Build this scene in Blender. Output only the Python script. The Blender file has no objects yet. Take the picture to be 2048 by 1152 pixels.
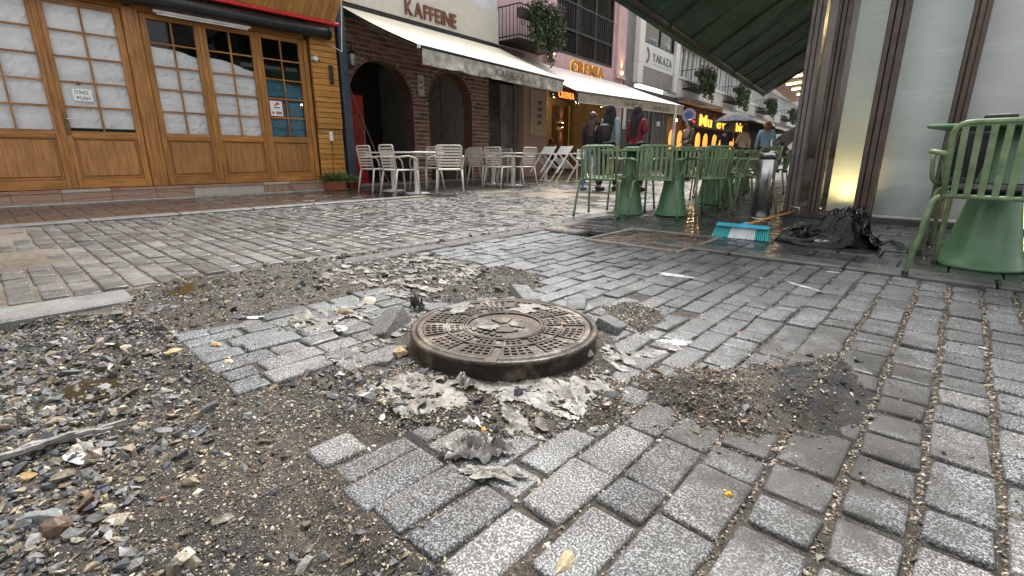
import bpy, math, random
import numpy as np
from mathutils import Vector, Matrix
R = math.radians
random.seed(7); rng = np.random.default_rng(11)
scene = bpy.context.scene
COL = scene.collection

# ------------------------------------------------------------------ camera, sky, sun, exposure
CAM_H, FPX, TILT, TURN = .65, 960., math.atan(264 / 960), R(42.5)
cd = bpy.data.cameras.new('camera'); cam = bpy.data.objects.new('camera', cd); COL.objects.link(cam)
cam.location = (0, 0, CAM_H); cam.rotation_euler = (R(90) - TILT, 0, TURN)
cd.sensor_width = 36; cd.lens = 36 * FPX / 2048; cd.clip_start = .02; cd.clip_end = 500
scene.camera = cam
SUN_EL, SUN_AZ = R(58), R(-28)          # azimuth from +Y towards +X
w = bpy.data.worlds.new('World'); scene.world = w; w.use_nodes = True
nt = w.node_tree; bg = nt.nodes['Background']
sky = nt.nodes.new('ShaderNodeTexSky'); sky.sky_type = 'NISHITA'; sky.sun_disc = False
sky.sun_elevation = SUN_EL; sky.sun_rotation = SUN_AZ; sky.air_density = 1.0; sky.dust_density = 4; sky.ozone_density = 1
hs = nt.nodes.new('ShaderNodeHueSaturation'); hs.inputs['Saturation'].default_value = .10
nt.links.new(sky.outputs[0], hs.inputs['Color']); nt.links.new(hs.outputs[0], bg.inputs[0])
bg.inputs[1].default_value = .12
sl = bpy.data.lights.new('sun', 'SUN'); sl.energy = 1.5; sl.angle = R(18); sl.color = (1, .97, .93)
so = bpy.data.objects.new('sun', sl); COL.objects.link(so)
so.rotation_euler = Vector((math.sin(SUN_AZ) * math.cos(SUN_EL), math.cos(SUN_AZ) * math.cos(SUN_EL), math.sin(SUN_EL))).to_track_quat('Z', 'Y').to_euler()
vs = scene.view_settings; vs.view_transform = 'Standard'; vs.look = 'None'; vs.gamma = 1; vs.exposure = 1.75; vs.use_curve_mapping = False
scene.cycles.max_bounces = 5; scene.cycles.diffuse_bounces = 3; scene.cycles.glossy_bounces = 3; scene.cycles.transmission_bounces = 3; scene.cycles.transparent_max_bounces = 10; scene.cycles.use_denoising = True
scene.cycles.sample_clamp_indirect = 4

def at(px, py, z=0.):
    """the point of the horizontal plane at height z that stands at a pixel of the 2048x1152 photograph"""
    x, y = (px - 1024) / FPX, (576 - py) / FPX
    d = np.array([x, math.cos(TILT) + y * math.sin(TILT), -math.sin(TILT) + y * math.cos(TILT)])
    c, s = math.cos(TURN), math.sin(TURN)
    d = np.array([c * d[0] - s * d[1], s * d[0] + c * d[1], d[2]])
    t = (z - CAM_H) / d[2]
    return np.array([d[0] * t, d[1] * t, z])

# ------------------------------------------------------------------ materials
MATS = {}
class NT:
    def __init__(s, name):
        s.m = bpy.data.materials.new(name); s.m.use_nodes = True; s.t = s.m.node_tree
        s.b = s.t.nodes['Principled BSDF']; s.pos = None
    def n(s, typ, **kw):
        nd = s.t.nodes.new('ShaderNode' + typ)
        for k, v in kw.items():
            if k in nd.inputs: nd.inputs[k].default_value = v
            else: setattr(nd, k, v)
        return nd
    def l(s, a, b): s.t.links.new(a, b)
    def P(s, scale=(1, 1, 1), src='pos'):
        g = s.n('NewGeometry') if src == 'pos' else s.n('TexCoord')
        mp = s.n('Mapping'); mp.inputs['Scale'].default_value = scale
        s.l(g.outputs['Position' if src == 'pos' else 'Object'], mp.inputs['Vector']); return mp.outputs[0]
    def noise(s, scale, detail=3, vec=None, rough=.55):
        nd = s.n('TexNoise'); nd.inputs['Scale'].default_value = scale; nd.inputs['Detail'].default_value = detail; nd.inputs['Roughness'].default_value = rough
        s.l(vec if vec is not None else s.P(), nd.inputs['Vector']); return nd.outputs['Fac']
    def ramp(s, fac, stops, interp='LINEAR'):
        r = s.n('ValToRGB'); r.color_ramp.interpolation = interp; e = r.color_ramp.elements
        while len(e) < len(stops): e.new(.5)
        for k, (p, c) in enumerate(stops):
            e[k].position = p; c = c if hasattr(c, '__len__') else (c, c, c); e[k].color = (*c[:3], 1)
        s.l(fac, r.inputs[0]); return r.outputs[0]
    def mix(s, fac, a, b, mode='MIX'):
        m = s.n('MixRGB', blend_type=mode)
        for i, v in enumerate((fac, a, b)):
            if isinstance(v, (int, float)): m.inputs[i].default_value = v if i == 0 else (v, v, v, 1)
            elif isinstance(v, tuple): m.inputs[i].default_value = (*v[:3], 1)
            else: s.l(v, m.inputs[i])
        return m.outputs[0]
    def out(s, col=None, rough=None, bump=None, strength=.3, dist=.01, **kw):
        for k, v in ((('Base Color'), col), (('Roughness'), rough)):
            if v is None: continue
            if isinstance(v, (int, float)): s.b.inputs[k].default_value = v
            elif isinstance(v, tuple): s.b.inputs[k].default_value = (*v[:3], 1)
            else: s.l(v, s.b.inputs[k])
        for k, v in kw.items(): s.b.inputs[k.replace('_', ' ')].default_value = v
        if bump is not None:
            bn = s.n('Bump'); bn.inputs['Strength'].default_value = strength; bn.inputs['Distance'].default_value = dist
            s.l(bump, bn.inputs['Height']); s.l(bn.outputs[0], s.b.inputs['Normal'])
        return s.m

def plain(name, c, rough=.5, metal=0, var=.25, vscale=6, bump=0, bscale=60, rvar=.15, **kw):
    """a surface whose colour and gloss wander a little, as dirt and wear make them"""
    if name in MATS: return MATS[name]
    k = NT(name)
    f = k.noise(vscale, 5)
    a = tuple(max(0, x * (1 - var)) for x in c); b = tuple(min(1, x * (1 + var)) for x in c)
    col = k.ramp(f, [(.3, a), (.7, b)])
    rg = k.ramp(k.noise(vscale * 2.3, 3), [(.3, max(.02, rough - rvar)), (.7, min(1, rough + rvar))])
    MATS[name] = k.out(col, rg, k.noise(bscale, 4) if bump else None, bump, .004, Metallic=metal, **kw)
    return MATS[name]

def emit(name, c, s):
    if name in MATS: return MATS[name]
    k = NT(name); k.b.inputs['Base Color'].default_value = (*c, 1); k.b.inputs['Emission Color'].default_value = (*c, 1); k.b.inputs['Emission Strength'].default_value = s
    MATS[name] = k.m; return k.m

def thin_glass(name, tint=(.9, .95, .95), refl=1.0, ior=1.5):
    if name in MATS: return MATS[name]
    k = NT(name); t = k.t
    tr = k.n('BsdfTransparent'); tr.inputs[0].default_value = (*tint, 1)
    gl = k.n('BsdfGlossy'); gl.inputs['Roughness'].default_value = .02; gl.inputs[0].default_value = (refl, refl, refl, 1)
    fr = k.n('Fresnel'); fr.inputs[0].default_value = ior
    mx = k.n('MixShader'); k.l(fr.outputs[0], mx.inputs[0]); k.l(tr.outputs[0], mx.inputs[1]); k.l(gl.outputs[0], mx.inputs[2])
    k.l(mx.outputs[0], t.nodes['Material Output'].inputs['Surface']); MATS[name] = k.m; return k.m

def granite(name, lo, mid, hi, tan=.25, wet=.45, scale=230, tint='obj', grime=(.16, .135, .10), mud=False):
    """speckled granite: dark, grey and white grains, each stone its own shade, with a film of dirt"""
    k = NT(name)
    f = k.noise(scale, 1.5, rough=.7)
    col = k.ramp(f, [(.39, lo), (.47, mid), (.52, mid), (.61, hi)])
    if tint == 'obj': rnd = k.n('ObjectInfo').outputs['Random']
    else: rnd = k.n('Attribute', attribute_name='tint').outputs['Fac']
    col = k.mix(1, col, k.ramp(rnd, [(0, .66), (.5, .95), (1, 1.22)]), 'MULTIPLY')
    col = k.mix(1, col, k.ramp(k.noise(9, 4), [(.3, .72), (.65, 1.12)]), 'MULTIPLY')
    dirt = k.ramp(k.noise(5.5, 6, rough=.7), [(.42, 0.), (.72, 1.)])
    dm = k.n('Math', operation='MULTIPLY'); k.l(dirt, dm.inputs[0]); dm.inputs[1].default_value = tan
    col = k.mix(dm.outputs[0], col, grime)
    if tint == 'obj': col = k.mix(k.ramp(rnd, [(.6, 0.), (.98, .20)]), col, (.17, .14, .105))
    if mud:                                             # dried mud trodden around the hole, black wet soot beside the heap
        pos = k.n('NewGeometry').outputs['Position']
        def blot(c, rx, ry, lo_, hi_, color, amt, sc):
            nonlocal col
            sub = k.n('VectorMath', operation='SUBTRACT'); k.l(pos, sub.inputs[0]); sub.inputs[1].default_value = (c[0], c[1], 0)
            mul = k.n('VectorMath', operation='MULTIPLY'); k.l(sub.outputs[0], mul.inputs[0]); mul.inputs[1].default_value = (1 / rx, 1 / ry, 0)
            ln_ = k.n('VectorMath', operation='LENGTH'); k.l(mul.outputs[0], ln_.inputs[0])
            nz_ = k.n('Math', operation='MULTIPLY_ADD'); k.l(k.noise(sc, 6, rough=.7), nz_.inputs[0]); nz_.inputs[1].default_value = 1.5; nz_.inputs[2].default_value = -.75
            ad = k.n('Math', operation='ADD'); k.l(ln_.outputs['Value'], ad.inputs[0]); k.l(nz_.outputs[0], ad.inputs[1])
            m = k.ramp(ad.outputs[0], [(lo_, amt), (hi_, 0.)]); col = k.mix(m, col, color)
        blot((-1.05, .95), 1.05, 1.0, .30, .85, (.105, .080, .056), .30, 11); blot(tuple(at(1660, 800)[:2]), .36, .95, .45, 1.0, (.022, .021, .020), .88, 9); blot((-.15, 1.3), .5, 1.6, .4, 1.0, (.13, .105, .075), .08, 14)
    rg = k.ramp(k.noise(3.1, 4), [(.35, wet - .2), (.65, wet + .22)])
    MATS[name] = k.out(col, rg, k.noise(140, 4), .5, .003, Specular_IOR_Level=.5)
    return MATS[name]

def wood(name, dark, light, axis=2, scale=9, rough=.38):
    k = NT(name)
    sc = [scale * 5] * 3; sc[axis] = scale * .35
    v = k.P(tuple(sc)); r = k.n('ObjectInfo').outputs['Random']
    ad = k.n('VectorMath', operation='ADD'); k.l(v, ad.inputs[0])
    cb = k.n('CombineXYZ'); mu = k.n('Math', operation='MULTIPLY'); k.l(r, mu.inputs[0]); mu.inputs[1].default_value = 40
    for i in range(3): k.l(mu.outputs[0], cb.inputs[i])
    k.l(cb.outputs[0], ad.inputs[1])
    f = k.noise(1, 6, ad.outputs[0], .6)
    col = k.ramp(f, [(.28, dark), (.5, tuple((a + b) / 2 for a, b in zip(dark, light))), (.72, light)])
    col = k.mix(1, col, k.ramp(r, [(0, .82), (1, 1.15)]), 'MULTIPLY')
    col = k.mix(1, col, k.ramp(k.noise(2.3, 4), [(.3, .78), (.7, 1.1)]), 'MULTIPLY')
    MATS[name] = k.out(col, k.ramp(k.noise(5, 3), [(.3, rough - .1), (.7, rough + .2)]), f, .25, .004)
    return MATS[name]

def attr_stone(name, rough=.45, bump=.4):
    k = NT(name)
    a = k.n('Attribute', attribute_name='tint_color').outputs['Color']
    col = k.mix(1, a, k.ramp(k.noise(160, 3), [(.3, .65), (.7, 1.25)]), 'MULTIPLY')
    MATS[name] = k.out(col, k.ramp(k.noise(14, 3), [(.35, rough - .2), (.65, rough + .2)]), k.noise(220, 3), bump, .002); return MATS[name]

granite('granite', (.009, .010, .012), (.079, .085, .092), (.33, .338, .342), scale=240, tan=.12, wet=.74, mud=True)
granite('granite_joined', (.012, .013, .0145), (.080, .085, .090), (.235, .24, .24), scale=200, tan=.18, wet=.60, mud=True, tint='a')
granite('street_granite', (.035, .033, .031), (.100, .095, .088), (.21, .206, .198), tan=.25, wet=.38, grime=(.13, .11, .085))
granite('street_granite_joined', (.03, .0285, .027), (.085, .081, .075), (.175, .172, .166), tan=.25, wet=.34, tint='a', grime=(.12, .10, .08))
granite('kerb_granite', (.08, .08, .08), (.19, .19, .185), (.33, .33, .315), tan=.35, wet=.4)
def make_dirt():
    k = NT('dirt')
    f = k.noise(38, 8, rough=.75); g = k.noise(2.6, 4)
    a = k.ramp(f, [(.30, (.009, .0075, .006)), (.5, (.045, .035, .026)), (.62, (.10, .077, .054)), (.74, (.26, .21, .155))])
    b = k.ramp(f, [(.30, (.006, .006, .006)), (.55, (.022, .020, .018)), (.75, (.09, .078, .06))])
    col = k.mix(k.ramp(g, [(.44, 0.), (.62, 1.)]), a, b)
    col = k.mix(k.ramp(k.noise(420, 2), [(.62, 0.), (.70, .8)]), col, (.42, .36, .28))
    pos = k.n('NewGeometry').outputs['Position']; sub = k.n('VectorMath', operation='SUBTRACT'); k.l(pos, sub.inputs[0]); sub.inputs[1].default_value = tuple(at(1690, 790))
    mul = k.n('VectorMath', operation='MULTIPLY'); k.l(sub.outputs[0], mul.inputs[0]); mul.inputs[1].default_value = (3.0, 1.4, 0); ln_ = k.n('VectorMath', operation='LENGTH'); k.l(mul.outputs[0], ln_.inputs[0])
    ad = k.n('Math', operation='ADD'); k.l(ln_.outputs['Value'], ad.inputs[0]); k.l(k.noise(8, 5), ad.inputs[1]); col = k.mix(k.ramp(ad.outputs[0], [(.9, .9), (1.5, 0.)]), col, k.ramp(f, [(.3, (.006, .006, .006)), (.7, (.034, .032, .030))]))
    MATS['dirt'] = k.out(col, k.ramp(k.noise(2.9, 3), [(.36, .42), (.58, .92)]), f, 1.0, .016)
make_dirt()
attr_stone('pebble', .55, .5); attr_stone('grit', .7, .2)
wood('door_wood', (.22, .082, .018), (.58, .265, .060), 2)
wood('panel_wood', (.23, .095, .026), (.52, .245, .070), 2, 7)
wood('rail_wood', (.22, .082, .018), (.56, .255, .060), 1)
wood('plank_wood', (.34, .14, .025), (.66, .33, .075), 1, 8)
wood('board_wood', (.40, .16, .04), (.72, .37, .11), 0, 8)
wood('pole_wood', (.35, .15, .04), (.6, .32, .12), 0, 8)

# ------------------------------------------------------------------ mesh helpers
def tag(o, label=None, cat=None, group=None, kind=None):
    for k, v in (('label', label), ('category', cat), ('group', group), ('kind', kind)):
        if v: o[k] = v
    return o
def empty(name, loc=(0, 0, 0), rz=0, label=None, cat=None, group=None, kind=None):
    o = bpy.data.objects.new(name, None); COL.objects.link(o); o.location = loc; o.rotation_euler = (0, 0, rz)
    o.empty_display_size = .1
    return tag(o, label, cat, group, kind)
CHILD = {}
def kids(o): return [x for x in bpy.data.objects if x.parent == o]
def link(name, me, parent=None, loc=None, rot=None, scale=None):
    o = bpy.data.objects.new(name, me); COL.objects.link(o)
    if parent is not None: o.parent = parent
    if loc is not None: o.location = loc
    if rot is not None: o.rotation_euler = rot
    if scale is not None: o.scale = scale
    return o
def getmat(m): return MATS[m] if isinstance(m, str) else m
def copy_tree(o, parent=None):
    c = o.copy(); COL.objects.link(c); c.parent = parent
    for ch in (CHILD.get(o.name) or CHILD.setdefault(o.name, kids(o))): copy_tree(ch, c)
    return c

class MB:
    def __init__(s): s.v = []; s.f = []
    def add(s, v, f):
        k = len(s.v); s.v += [tuple(map(float, p)) for p in v]; s.f += [tuple(i + k for i in q) for q in f]; return s
    def box(s, a, b, M=None):
        (x0, y0, z0), (x1, y1, z1) = a, b
        v = [(x0, y0, z0), (x1, y0, z0), (x1, y1, z0), (x0, y1, z0), (x0, y0, z1), (x1, y0, z1), (x1, y1, z1), (x0, y1, z1)]
        if M is not None: v = [tuple(M @ Vector(p)) for p in v]
        return s.add(v, [(3, 2, 1, 0), (4, 5, 6, 7), (0, 1, 5, 4), (1, 2, 6, 5), (2, 3, 7, 6), (3, 0, 4, 7)])
    def cbox(s, a, b, c=.005, M=None):
        """box with chamfered edges"""
        a, b = np.array(a, float), np.array(b, float); c = min(c, *((b - a) / 2.01))
        v = []; idx = {}
        for i in range(8):
            sg = [(i >> k) & 1 for k in range(3)]
            for ax in range(3):
                p = [(b[k] if sg[k] else a[k]) if k == ax else ((b[k] - c) if sg[k] else (a[k] + c)) for k in range(3)]
                idx[i, ax] = len(v); v.append(p)
        f = []
        for ax in range(3):
            o1, o2 = [k for k in range(3) if k != ax]
            for sgn in (0, 1):
                q = [idx[(sgn << ax) | (i << o1) | (j << o2), ax] for i, j in ((0, 0), (1, 0), (1, 1), (0, 1))]
                f.append(q)
        for ax in range(3):
            o1, o2 = [k for k in range(3) if k != ax]
            for i in (0, 1):
                for j in (0, 1):
                    p, q = (i << o1) | (j << o2), (i << o1) | (j << o2) | (1 << ax)
                    f.append([idx[p, o1], idx[q, o1], idx[q, o2], idx[p, o2]])
        for i in range(8): f.append([idx[i, 0], idx[i, 1], idx[i, 2]])
        va = np.array(v); cen = va.mean(0); ff = []
        for q in f:
            n = np.cross(va[q[1]] - va[q[0]], va[q[2]] - va[q[0]])
            ff.append(tuple(q) if n @ (va[list(q)].mean(0) - cen) > 0 else tuple(q[::-1]))
        if M is not None: v = [tuple(M @ Vector(p)) for p in v]
        return s.add(v, ff)
    def tube(s, pts, r, n=8, cap=True, closed=False):
        pts = [Vector(p) for p in pts]; m = len(pts); rs = r if hasattr(r, '__len__') else [r] * m
        k0 = len(s.v); prev = None
        for i, p in enumerate(pts):
            if closed: t = pts[(i + 1) % m] - pts[i - 1]
            else: t = pts[min(i + 1, m - 1)] - pts[max(i - 1, 0)]
            t = t.normalized() if t.length else Vector((0, 0, 1))
            if prev is None:
                u = t.orthogonal().normalized()
            else:
                u = (prev - t * prev.dot(t)); u = u.normalized() if u.length > 1e-6 else t.orthogonal().normalized()
            prev = u; w_ = t.cross(u)
            for j in range(n):
                a = 2 * math.pi * j / n; s.v.append(tuple(p + (u * math.cos(a) + w_ * math.sin(a)) * rs[i]))
        for i in range(m if closed else m - 1):
            for j in range(n):
                a, b = k0 + i * n + j, k0 + i * n + (j + 1) % n
                c, d = k0 + ((i + 1) % m) * n + (j + 1) % n, k0 + ((i + 1) % m) * n + j
                s.f.append((a, b, c, d))
        if cap and not closed:
            s.f.append(tuple(range(k0 + n - 1, k0 - 1, -1))); s.f.append(tuple(k0 + (m - 1) * n + j for j in range(n)))
        return s
    def lathe(s, prof, c=(0, 0, 0), n=24):
        k0 = len(s.v); m = len(prof)
        for r, z in prof:
            for j in range(n):
                a = 2 * math.pi * j / n; s.v.append((c[0] + r * math.cos(a), c[1] + r * math.sin(a), c[2] + z))
        for i in range(m - 1):
            for j in range(n):
                s.f.append((k0 + i * n + j, k0 + i * n + (j + 1) % n, k0 + (i + 1) * n + (j + 1) % n, k0 + (i + 1) * n + j))
        if prof[0][0] > 1e-4: s.f.append(tuple(range(k0 + n - 1, k0 - 1, -1)))
        if prof[-1][0] > 1e-4: s.f.append(tuple(k0 + (m - 1) * n + j for j in range(n)))
        return s
    def polar(s, r0, r1, a0, a1, z0, z1, n=3, c=(0, 0)):
        vs_ = []
        for z in (z0, z1):
            for r in (r0, r1):
                for i in range(n + 1):
                    a = a0 + (a1 - a0) * i / n; vs_.append((c[0] + r * math.cos(a), c[1] + r * math.sin(a), z))
        q = n + 1; f = []
        for i in range(n):
            f += [(2 * q + i, 3 * q + i, 3 * q + i + 1, 2 * q + i + 1), (q + i, q + i + 1, 3 * q + i + 1, 3 * q + i), (i + 1, i, 2 * q + i, 2 * q + i + 1)]
        f += [(0, q, 3 * q, 2 * q), (q + n, n, 2 * q + n, 3 * q + n)]
        return s.add(vs_, f)
    def sheet(s, P):
        """P[i][j] grid of points"""
        k0 = len(s.v); n, m = len(P), len(P[0])
        for row in P: s.v += [tuple(map(float, p)) for p in row]
        for i in range(n - 1):
            for j in range(m - 1):
                a = k0 + i * m + j; s.f.append((a, a + 1, a + m + 1, a + m))
        return s
    def mesh(s, name, mat, smooth=False):
        me = bpy.data.meshes.new(name); me.from_pydata(s.v, [], s.f)
        if mat is not None: me.materials.append(getmat(mat))
        if smooth: me.polygons.foreach_set('use_smooth', [True] * len(me.polygons))
        me.update(); return me
    def build(s, name, mat, parent=None, smooth=False, loc=None, rot=None):
        return link(name, s.mesh(name, mat, smooth), parent, loc, rot)

def bar(name, a, b, mat, parent=None, c=.004): return MB().cbox(a, b, c).build(name, mat, parent)
def bend(pts, r, n=5):
    """polyline with rounded corners"""
    pts = [Vector(p) for p in pts]; o = [pts[0]]
    for i in range(1, len(pts) - 1):
        a, b, c = pts[i - 1], pts[i], pts[i + 1]
        q = min(r, (a - b).length * .49, (c - b).length * .49)
        p0, p1 = b + (a - b).normalized() * q, b + (c - b).normalized() * q
        for k in range(n + 1):
            t = k / n; o.append(p0 * (1 - t) ** 2 + b * 2 * t * (1 - t) + p1 * t * t)
    return o + [pts[-1]]
def np_mesh(name, V, F, mat, attr=None, attr_name='tint_color', smooth=False):
    """large joined mesh from arrays; attr: one colour or value per vertex"""
    me = bpy.data.meshes.new(name); nf, k = F.shape
    me.vertices.add(len(V)); me.vertices.foreach_set('co', V.astype(np.float32).ravel())
    me.loops.add(nf * k); me.loops.foreach_set('vertex_index', F.astype(np.int32).ravel())
    me.polygons.add(nf); me.polygons.foreach_set('loop_start', np.arange(0, nf * k, k, dtype=np.int32))
    me.polygons.foreach_set('use_smooth', np.full(nf, bool(smooth)))
    me.update(calc_edges=True)
    if attr is not None:
        if attr.ndim == 2:
            at_ = me.attributes.new(attr_name, 'FLOAT_COLOR', 'POINT'); at_.data.foreach_set('color', np.c_[attr, np.ones(len(attr))].astype(np.float32).ravel())
        else:
            at_ = me.attributes.new(attr_name, 'FLOAT', 'POINT'); at_.data.foreach_set('value', attr.astype(np.float32))
    me.materials.append(getmat(mat)); return me
_h = np.random.default_rng(5).random((256, 256))
def vnoise(x, y):
    x = np.asarray(x, float); y = np.asarray(y, float)
    xi, yi = np.floor(x).astype(int), np.floor(y).astype(int); fx, fy = x - xi, y - yi
    fx, fy = fx * fx * (3 - 2 * fx), fy * fy * (3 - 2 * fy); g = lambda a, b: _h[a % 256, b % 256]
    return (g(xi, yi) * (1 - fx) + g(xi + 1, yi) * fx) * (1 - fy) + (g(xi, yi + 1) * (1 - fx) + g(xi + 1, yi + 1) * fx) * fy
def fbm(x, y, o=4):
    t = 0; a = 1; n = 0
    for i in range(o): t = t + a * vnoise(x * 2 ** i + 17 * i, y * 2 ** i + 31 * i); n += a; a *= .5
    return t / n
def poly_sd(x, y, poly):
    """signed distance to a polygon, positive inside"""
    x = np.asarray(x, float); y = np.asarray(y, float); d = np.full(x.shape, 1e9); ins = np.zeros(x.shape, bool); n = len(poly)
    for i in range(n):
        (ax, ay), (bx, by) = poly[i], poly[(i + 1) % n]
        ex, ey = bx - ax, by - ay; t = np.clip(((x - ax) * ex + (y - ay) * ey) / (ex * ex + ey * ey + 1e-12), 0, 1)
        d = np.minimum(d, np.hypot(x - ax - t * ex, y - ay - t * ey))
        c = ((ay > y) != (by > y)) & (x < (bx - ax) * (y - ay) / (by - ay + 1e-12) + ax); ins ^= c
    return np.where(ins, d, -d)
def smooth01(t, a, b):
    t = np.clip((t - a) / (b - a), 0, 1); return t * t * (3 - 2 * t)
def gpoly(pts): return [tuple(at(*p)[:2]) for p in pts]

SIDE = bpy.data.scenes.new('evaluation')
def evaluate(o):
    SIDE.collection.objects.link(o); vl_ = SIDE.view_layers[0]
    with bpy.context.temp_override(scene=SIDE, view_layer=vl_): dg = bpy.context.evaluated_depsgraph_get()
    return bpy.data.meshes.new_from_object(o.evaluated_get(dg))
_glyph = {}
def glyph(ch, size, depth, bold):
    key = (ch, size, depth, bold)
    if key not in _glyph:
        cu = bpy.data.curves.new('letter', 'FONT'); cu.body = ch; cu.size = size; cu.extrude = depth / 2; cu.offset = bold; cu.resolution_u = 3
        o = bpy.data.objects.new('letter', cu); me = evaluate(o); bpy.data.objects.remove(o); bpy.data.curves.remove(cu)
        n = len(me.vertices); c = np.zeros(n * 3); me.vertices.foreach_get('co', c); c = c.reshape(-1, 3)
        _glyph[key] = (c, [tuple(p.vertices) for p in me.polygons]); bpy.data.meshes.remove(me)
    return _glyph[key]
def lettering(text, origin, size, depth, mat, parent, right=(0, 1, 0), up=(0, 0, 1), out=(1, 0, 0), bold=0., stretch=1., gap=.12, width=None, name='letter'):
    """one mesh for each letter, standing on a wall"""
    adv = 0; items = []
    for ch in text:
        if ch == ' ': adv += size * .35; continue
        c, f = glyph(ch, size, depth, bold); x0, x1 = c[:, 0].min(), c[:, 0].max()
        items.append((c - [x0, 0, 0], f, adv)); adv += x1 - x0 + gap * size
    k = (width / (adv - gap * size)) if width else stretch
    r, u, o_ = Vector(right), Vector(up), Vector(out); ob = []
    for c, f, a in items:
        b = MB(); b.add([tuple(Vector(origin) + r * ((p[0] + a) * k) + u * p[1] + o_ * (p[2] + depth / 2)) for p in c], f)
        ob.append(b.build(name, mat, parent))
    return ob

# ------------------------------------------------------------------ ground
TORN = gpoly([(-900, 700), (-100, 655), (0, 643), (120, 632), (250, 628), (335, 660), (345, 692), (392, 728), (440, 765), (482, 792), (540, 760), (620, 742), (715, 728), (735, 800), (850, 806), (868, 838), (770, 850), (690, 856), (588, 882), (622, 930), (664, 988), (716, 1040), (772, 1092), (880, 1170), (1100, 1420), (-1500, 1420)])
UPPER = gpoly([(235, 612), (330, 545), (470, 528), (640, 520), (760, 488), (850, 505), (960, 530), (1075, 545), (1090, 575), (1020, 596), (830, 606), (780, 585), (690, 590), (600, 612), (480, 648), (330, 668), (260, 640)])
PILE = gpoly([(1205, 770), (1260, 735), (1330, 722), (1450, 712), (1560, 704), (1650, 692), (1745, 725), (1805, 790), (1800, 845), (1720, 900), (1600, 935), (1470, 925), (1385, 890), (1290, 850), (1215, 815)])
SAND = gpoly([(1190, 612), (1260, 602), (1330, 622), (1345, 645), (1290, 668), (1215, 648)])
MUSH = gpoly([(700, 750), (860, 720), (1200, 735), (1260, 775), (1235, 850), (1120, 880), (1000, 880), (900, 855), (760, 840)])
MHX, MHY, MHR, MHZ = -1.105, 1.165, .315, .075

def height(x, y):
    x = np.asarray(x, float); y = np.asarray(y, float)
    f = fbm(x * 9, y * 9, 5) - .5; g = fbm(x * 2.2 + 5, y * 2.2, 3) - .5; e = (fbm(x * 30, y * 30, 3) - .5)
    h = -.008 + .006 * e + .005 * f
    t = smooth01(poly_sd(x, y, TORN) + .03 * (fbm(x * 12, y * 12, 2) - .5), -.015, .06); h = h * (1 - t) + t * (-.040 + .050 * g + .030 * f + .012 * e)
    # the dirt between the two patches lies level with the stones
    bk = smooth01(-np.hypot((x + 1.12) / 1.2, (y - .42) / .9), -.42, -.16); h = h + t * bk * .030
    t = smooth01(poly_sd(x, y, UPPER) + .12 * (fbm(x * 6, y * 6, 3) - .5), -.05, .14); h = h * (1 - t) + t * (.003 + .045 * f + .03 * g + .012 * e)
    t = smooth01(poly_sd(x, y, PILE) + .05 * (fbm(x * 7, y * 7, 3) - .5), .0, .20); h = h + t * (.014 + .034 * t * t + .050 * f + .020 * e) + smooth01(t, .05, .5) * .010 * (fbm(x * 60, y * 60, 2) - .5)
    t = smooth01(poly_sd(x, y, SAND), -.02, .06); h = h * (1 - t) + t * (.008 + .02 * f + .008 * e)
    t = smooth01(poly_sd(x, y, MUSH), -.02, .06); h = h * (1 - t) + t * (.006 + .035 * f + .012 * e)
    d = np.hypot(x - MHX, y - MHY); t = smooth01(-d, -.44, -.34); h = h * (1 - t) + t * (.012 + .03 * f)
    return h

# the base sheet, far enough to reach the horizon
tag(MB().sheet([[(-150, -150, -.20), (150, -150, -.20)], [(-150, 150, -.20), (150, 150, -.20)]]).build('ground', plain('far_ground', (.12, .115, .11), .6)), kind='structure')
xs = np.arange(-3.02, 2.02, .0125); ys = np.arange(-.9, 3.40, .0125)
XX, YY = np.meshgrid(xs, ys); ZZ = height(XX, YY)
V = np.c_[XX.ravel(), YY.ravel(), ZZ.ravel()]; m_ = len(xs); ii, jj = np.meshgrid(np.arange(len(ys) - 1), np.arange(m_ - 1), indexing='ij'); a_ = (ii * m_ + jj).ravel()
o = link('dirt_bed', np_mesh('dirt_bed', V, np.c_[a_, a_ + 1, a_ + m_ + 1, a_ + m_], 'dirt', smooth=True)); tag(o, 'wet brown dirt lying in the torn paving and its joints', kind='stuff')
tag(bar('road_base', (-40, -40, -.19), (40, 90, -.105), plain('far_ground', (.12, .115, .11), .6)), kind='structure')

# setts: a few stone shapes shared by all
def sett_mesh(L, W, seed, D=.10):
    r = np.random.default_rng(seed); n = 12; v = []; hx, hy = W / 2, L / 2; k = .007
    base = []
    for cx, cy in ((1, 1), (-1, 1), (-1, -1), (1, -1)):
        ix, iy = cx * (hx - k), cy * (hy - k)
        q = [(cx * hx, iy), (ix + cx * k * .7, iy + cy * k * .7), (ix, cy * hy)]
        base += q if cx * cy > 0 else q[::-1]
    base = np.array(base) + np.repeat(r.normal(0, .0022, (4, 2)), 3, 0) + r.normal(0, .0003, (12, 2))
    rings = [(1, -D, 0), (1, -.007, 0), (.0015, -.0022, 1), (.0055, 0, 1), (.016, .0006, 1)]
    for q, z, inset in rings:
        b = base.copy()
        if inset: b -= np.sign(b) * q
        zz = np.full(12, z) + (r.normal(0, .0006, 12) if z > -.05 else 0)
        v += [tuple(p) + (c,) for p, c in zip(b, zz)]
    f = []
    for i in range(4):
        for j in range(n): f.append((i * n + j, i * n + (j + 1) % n, (i + 1) * n + (j + 1) % n, (i + 1) * n + j))
    v.append((r.normal(0, W * .06), r.normal(0, L * .06), r.normal(.0010, .0006)))
    for j in range(n): f.append((4 * n + j, 4 * n + (j + 1) % n, 5 * n))
    return v, f
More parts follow.
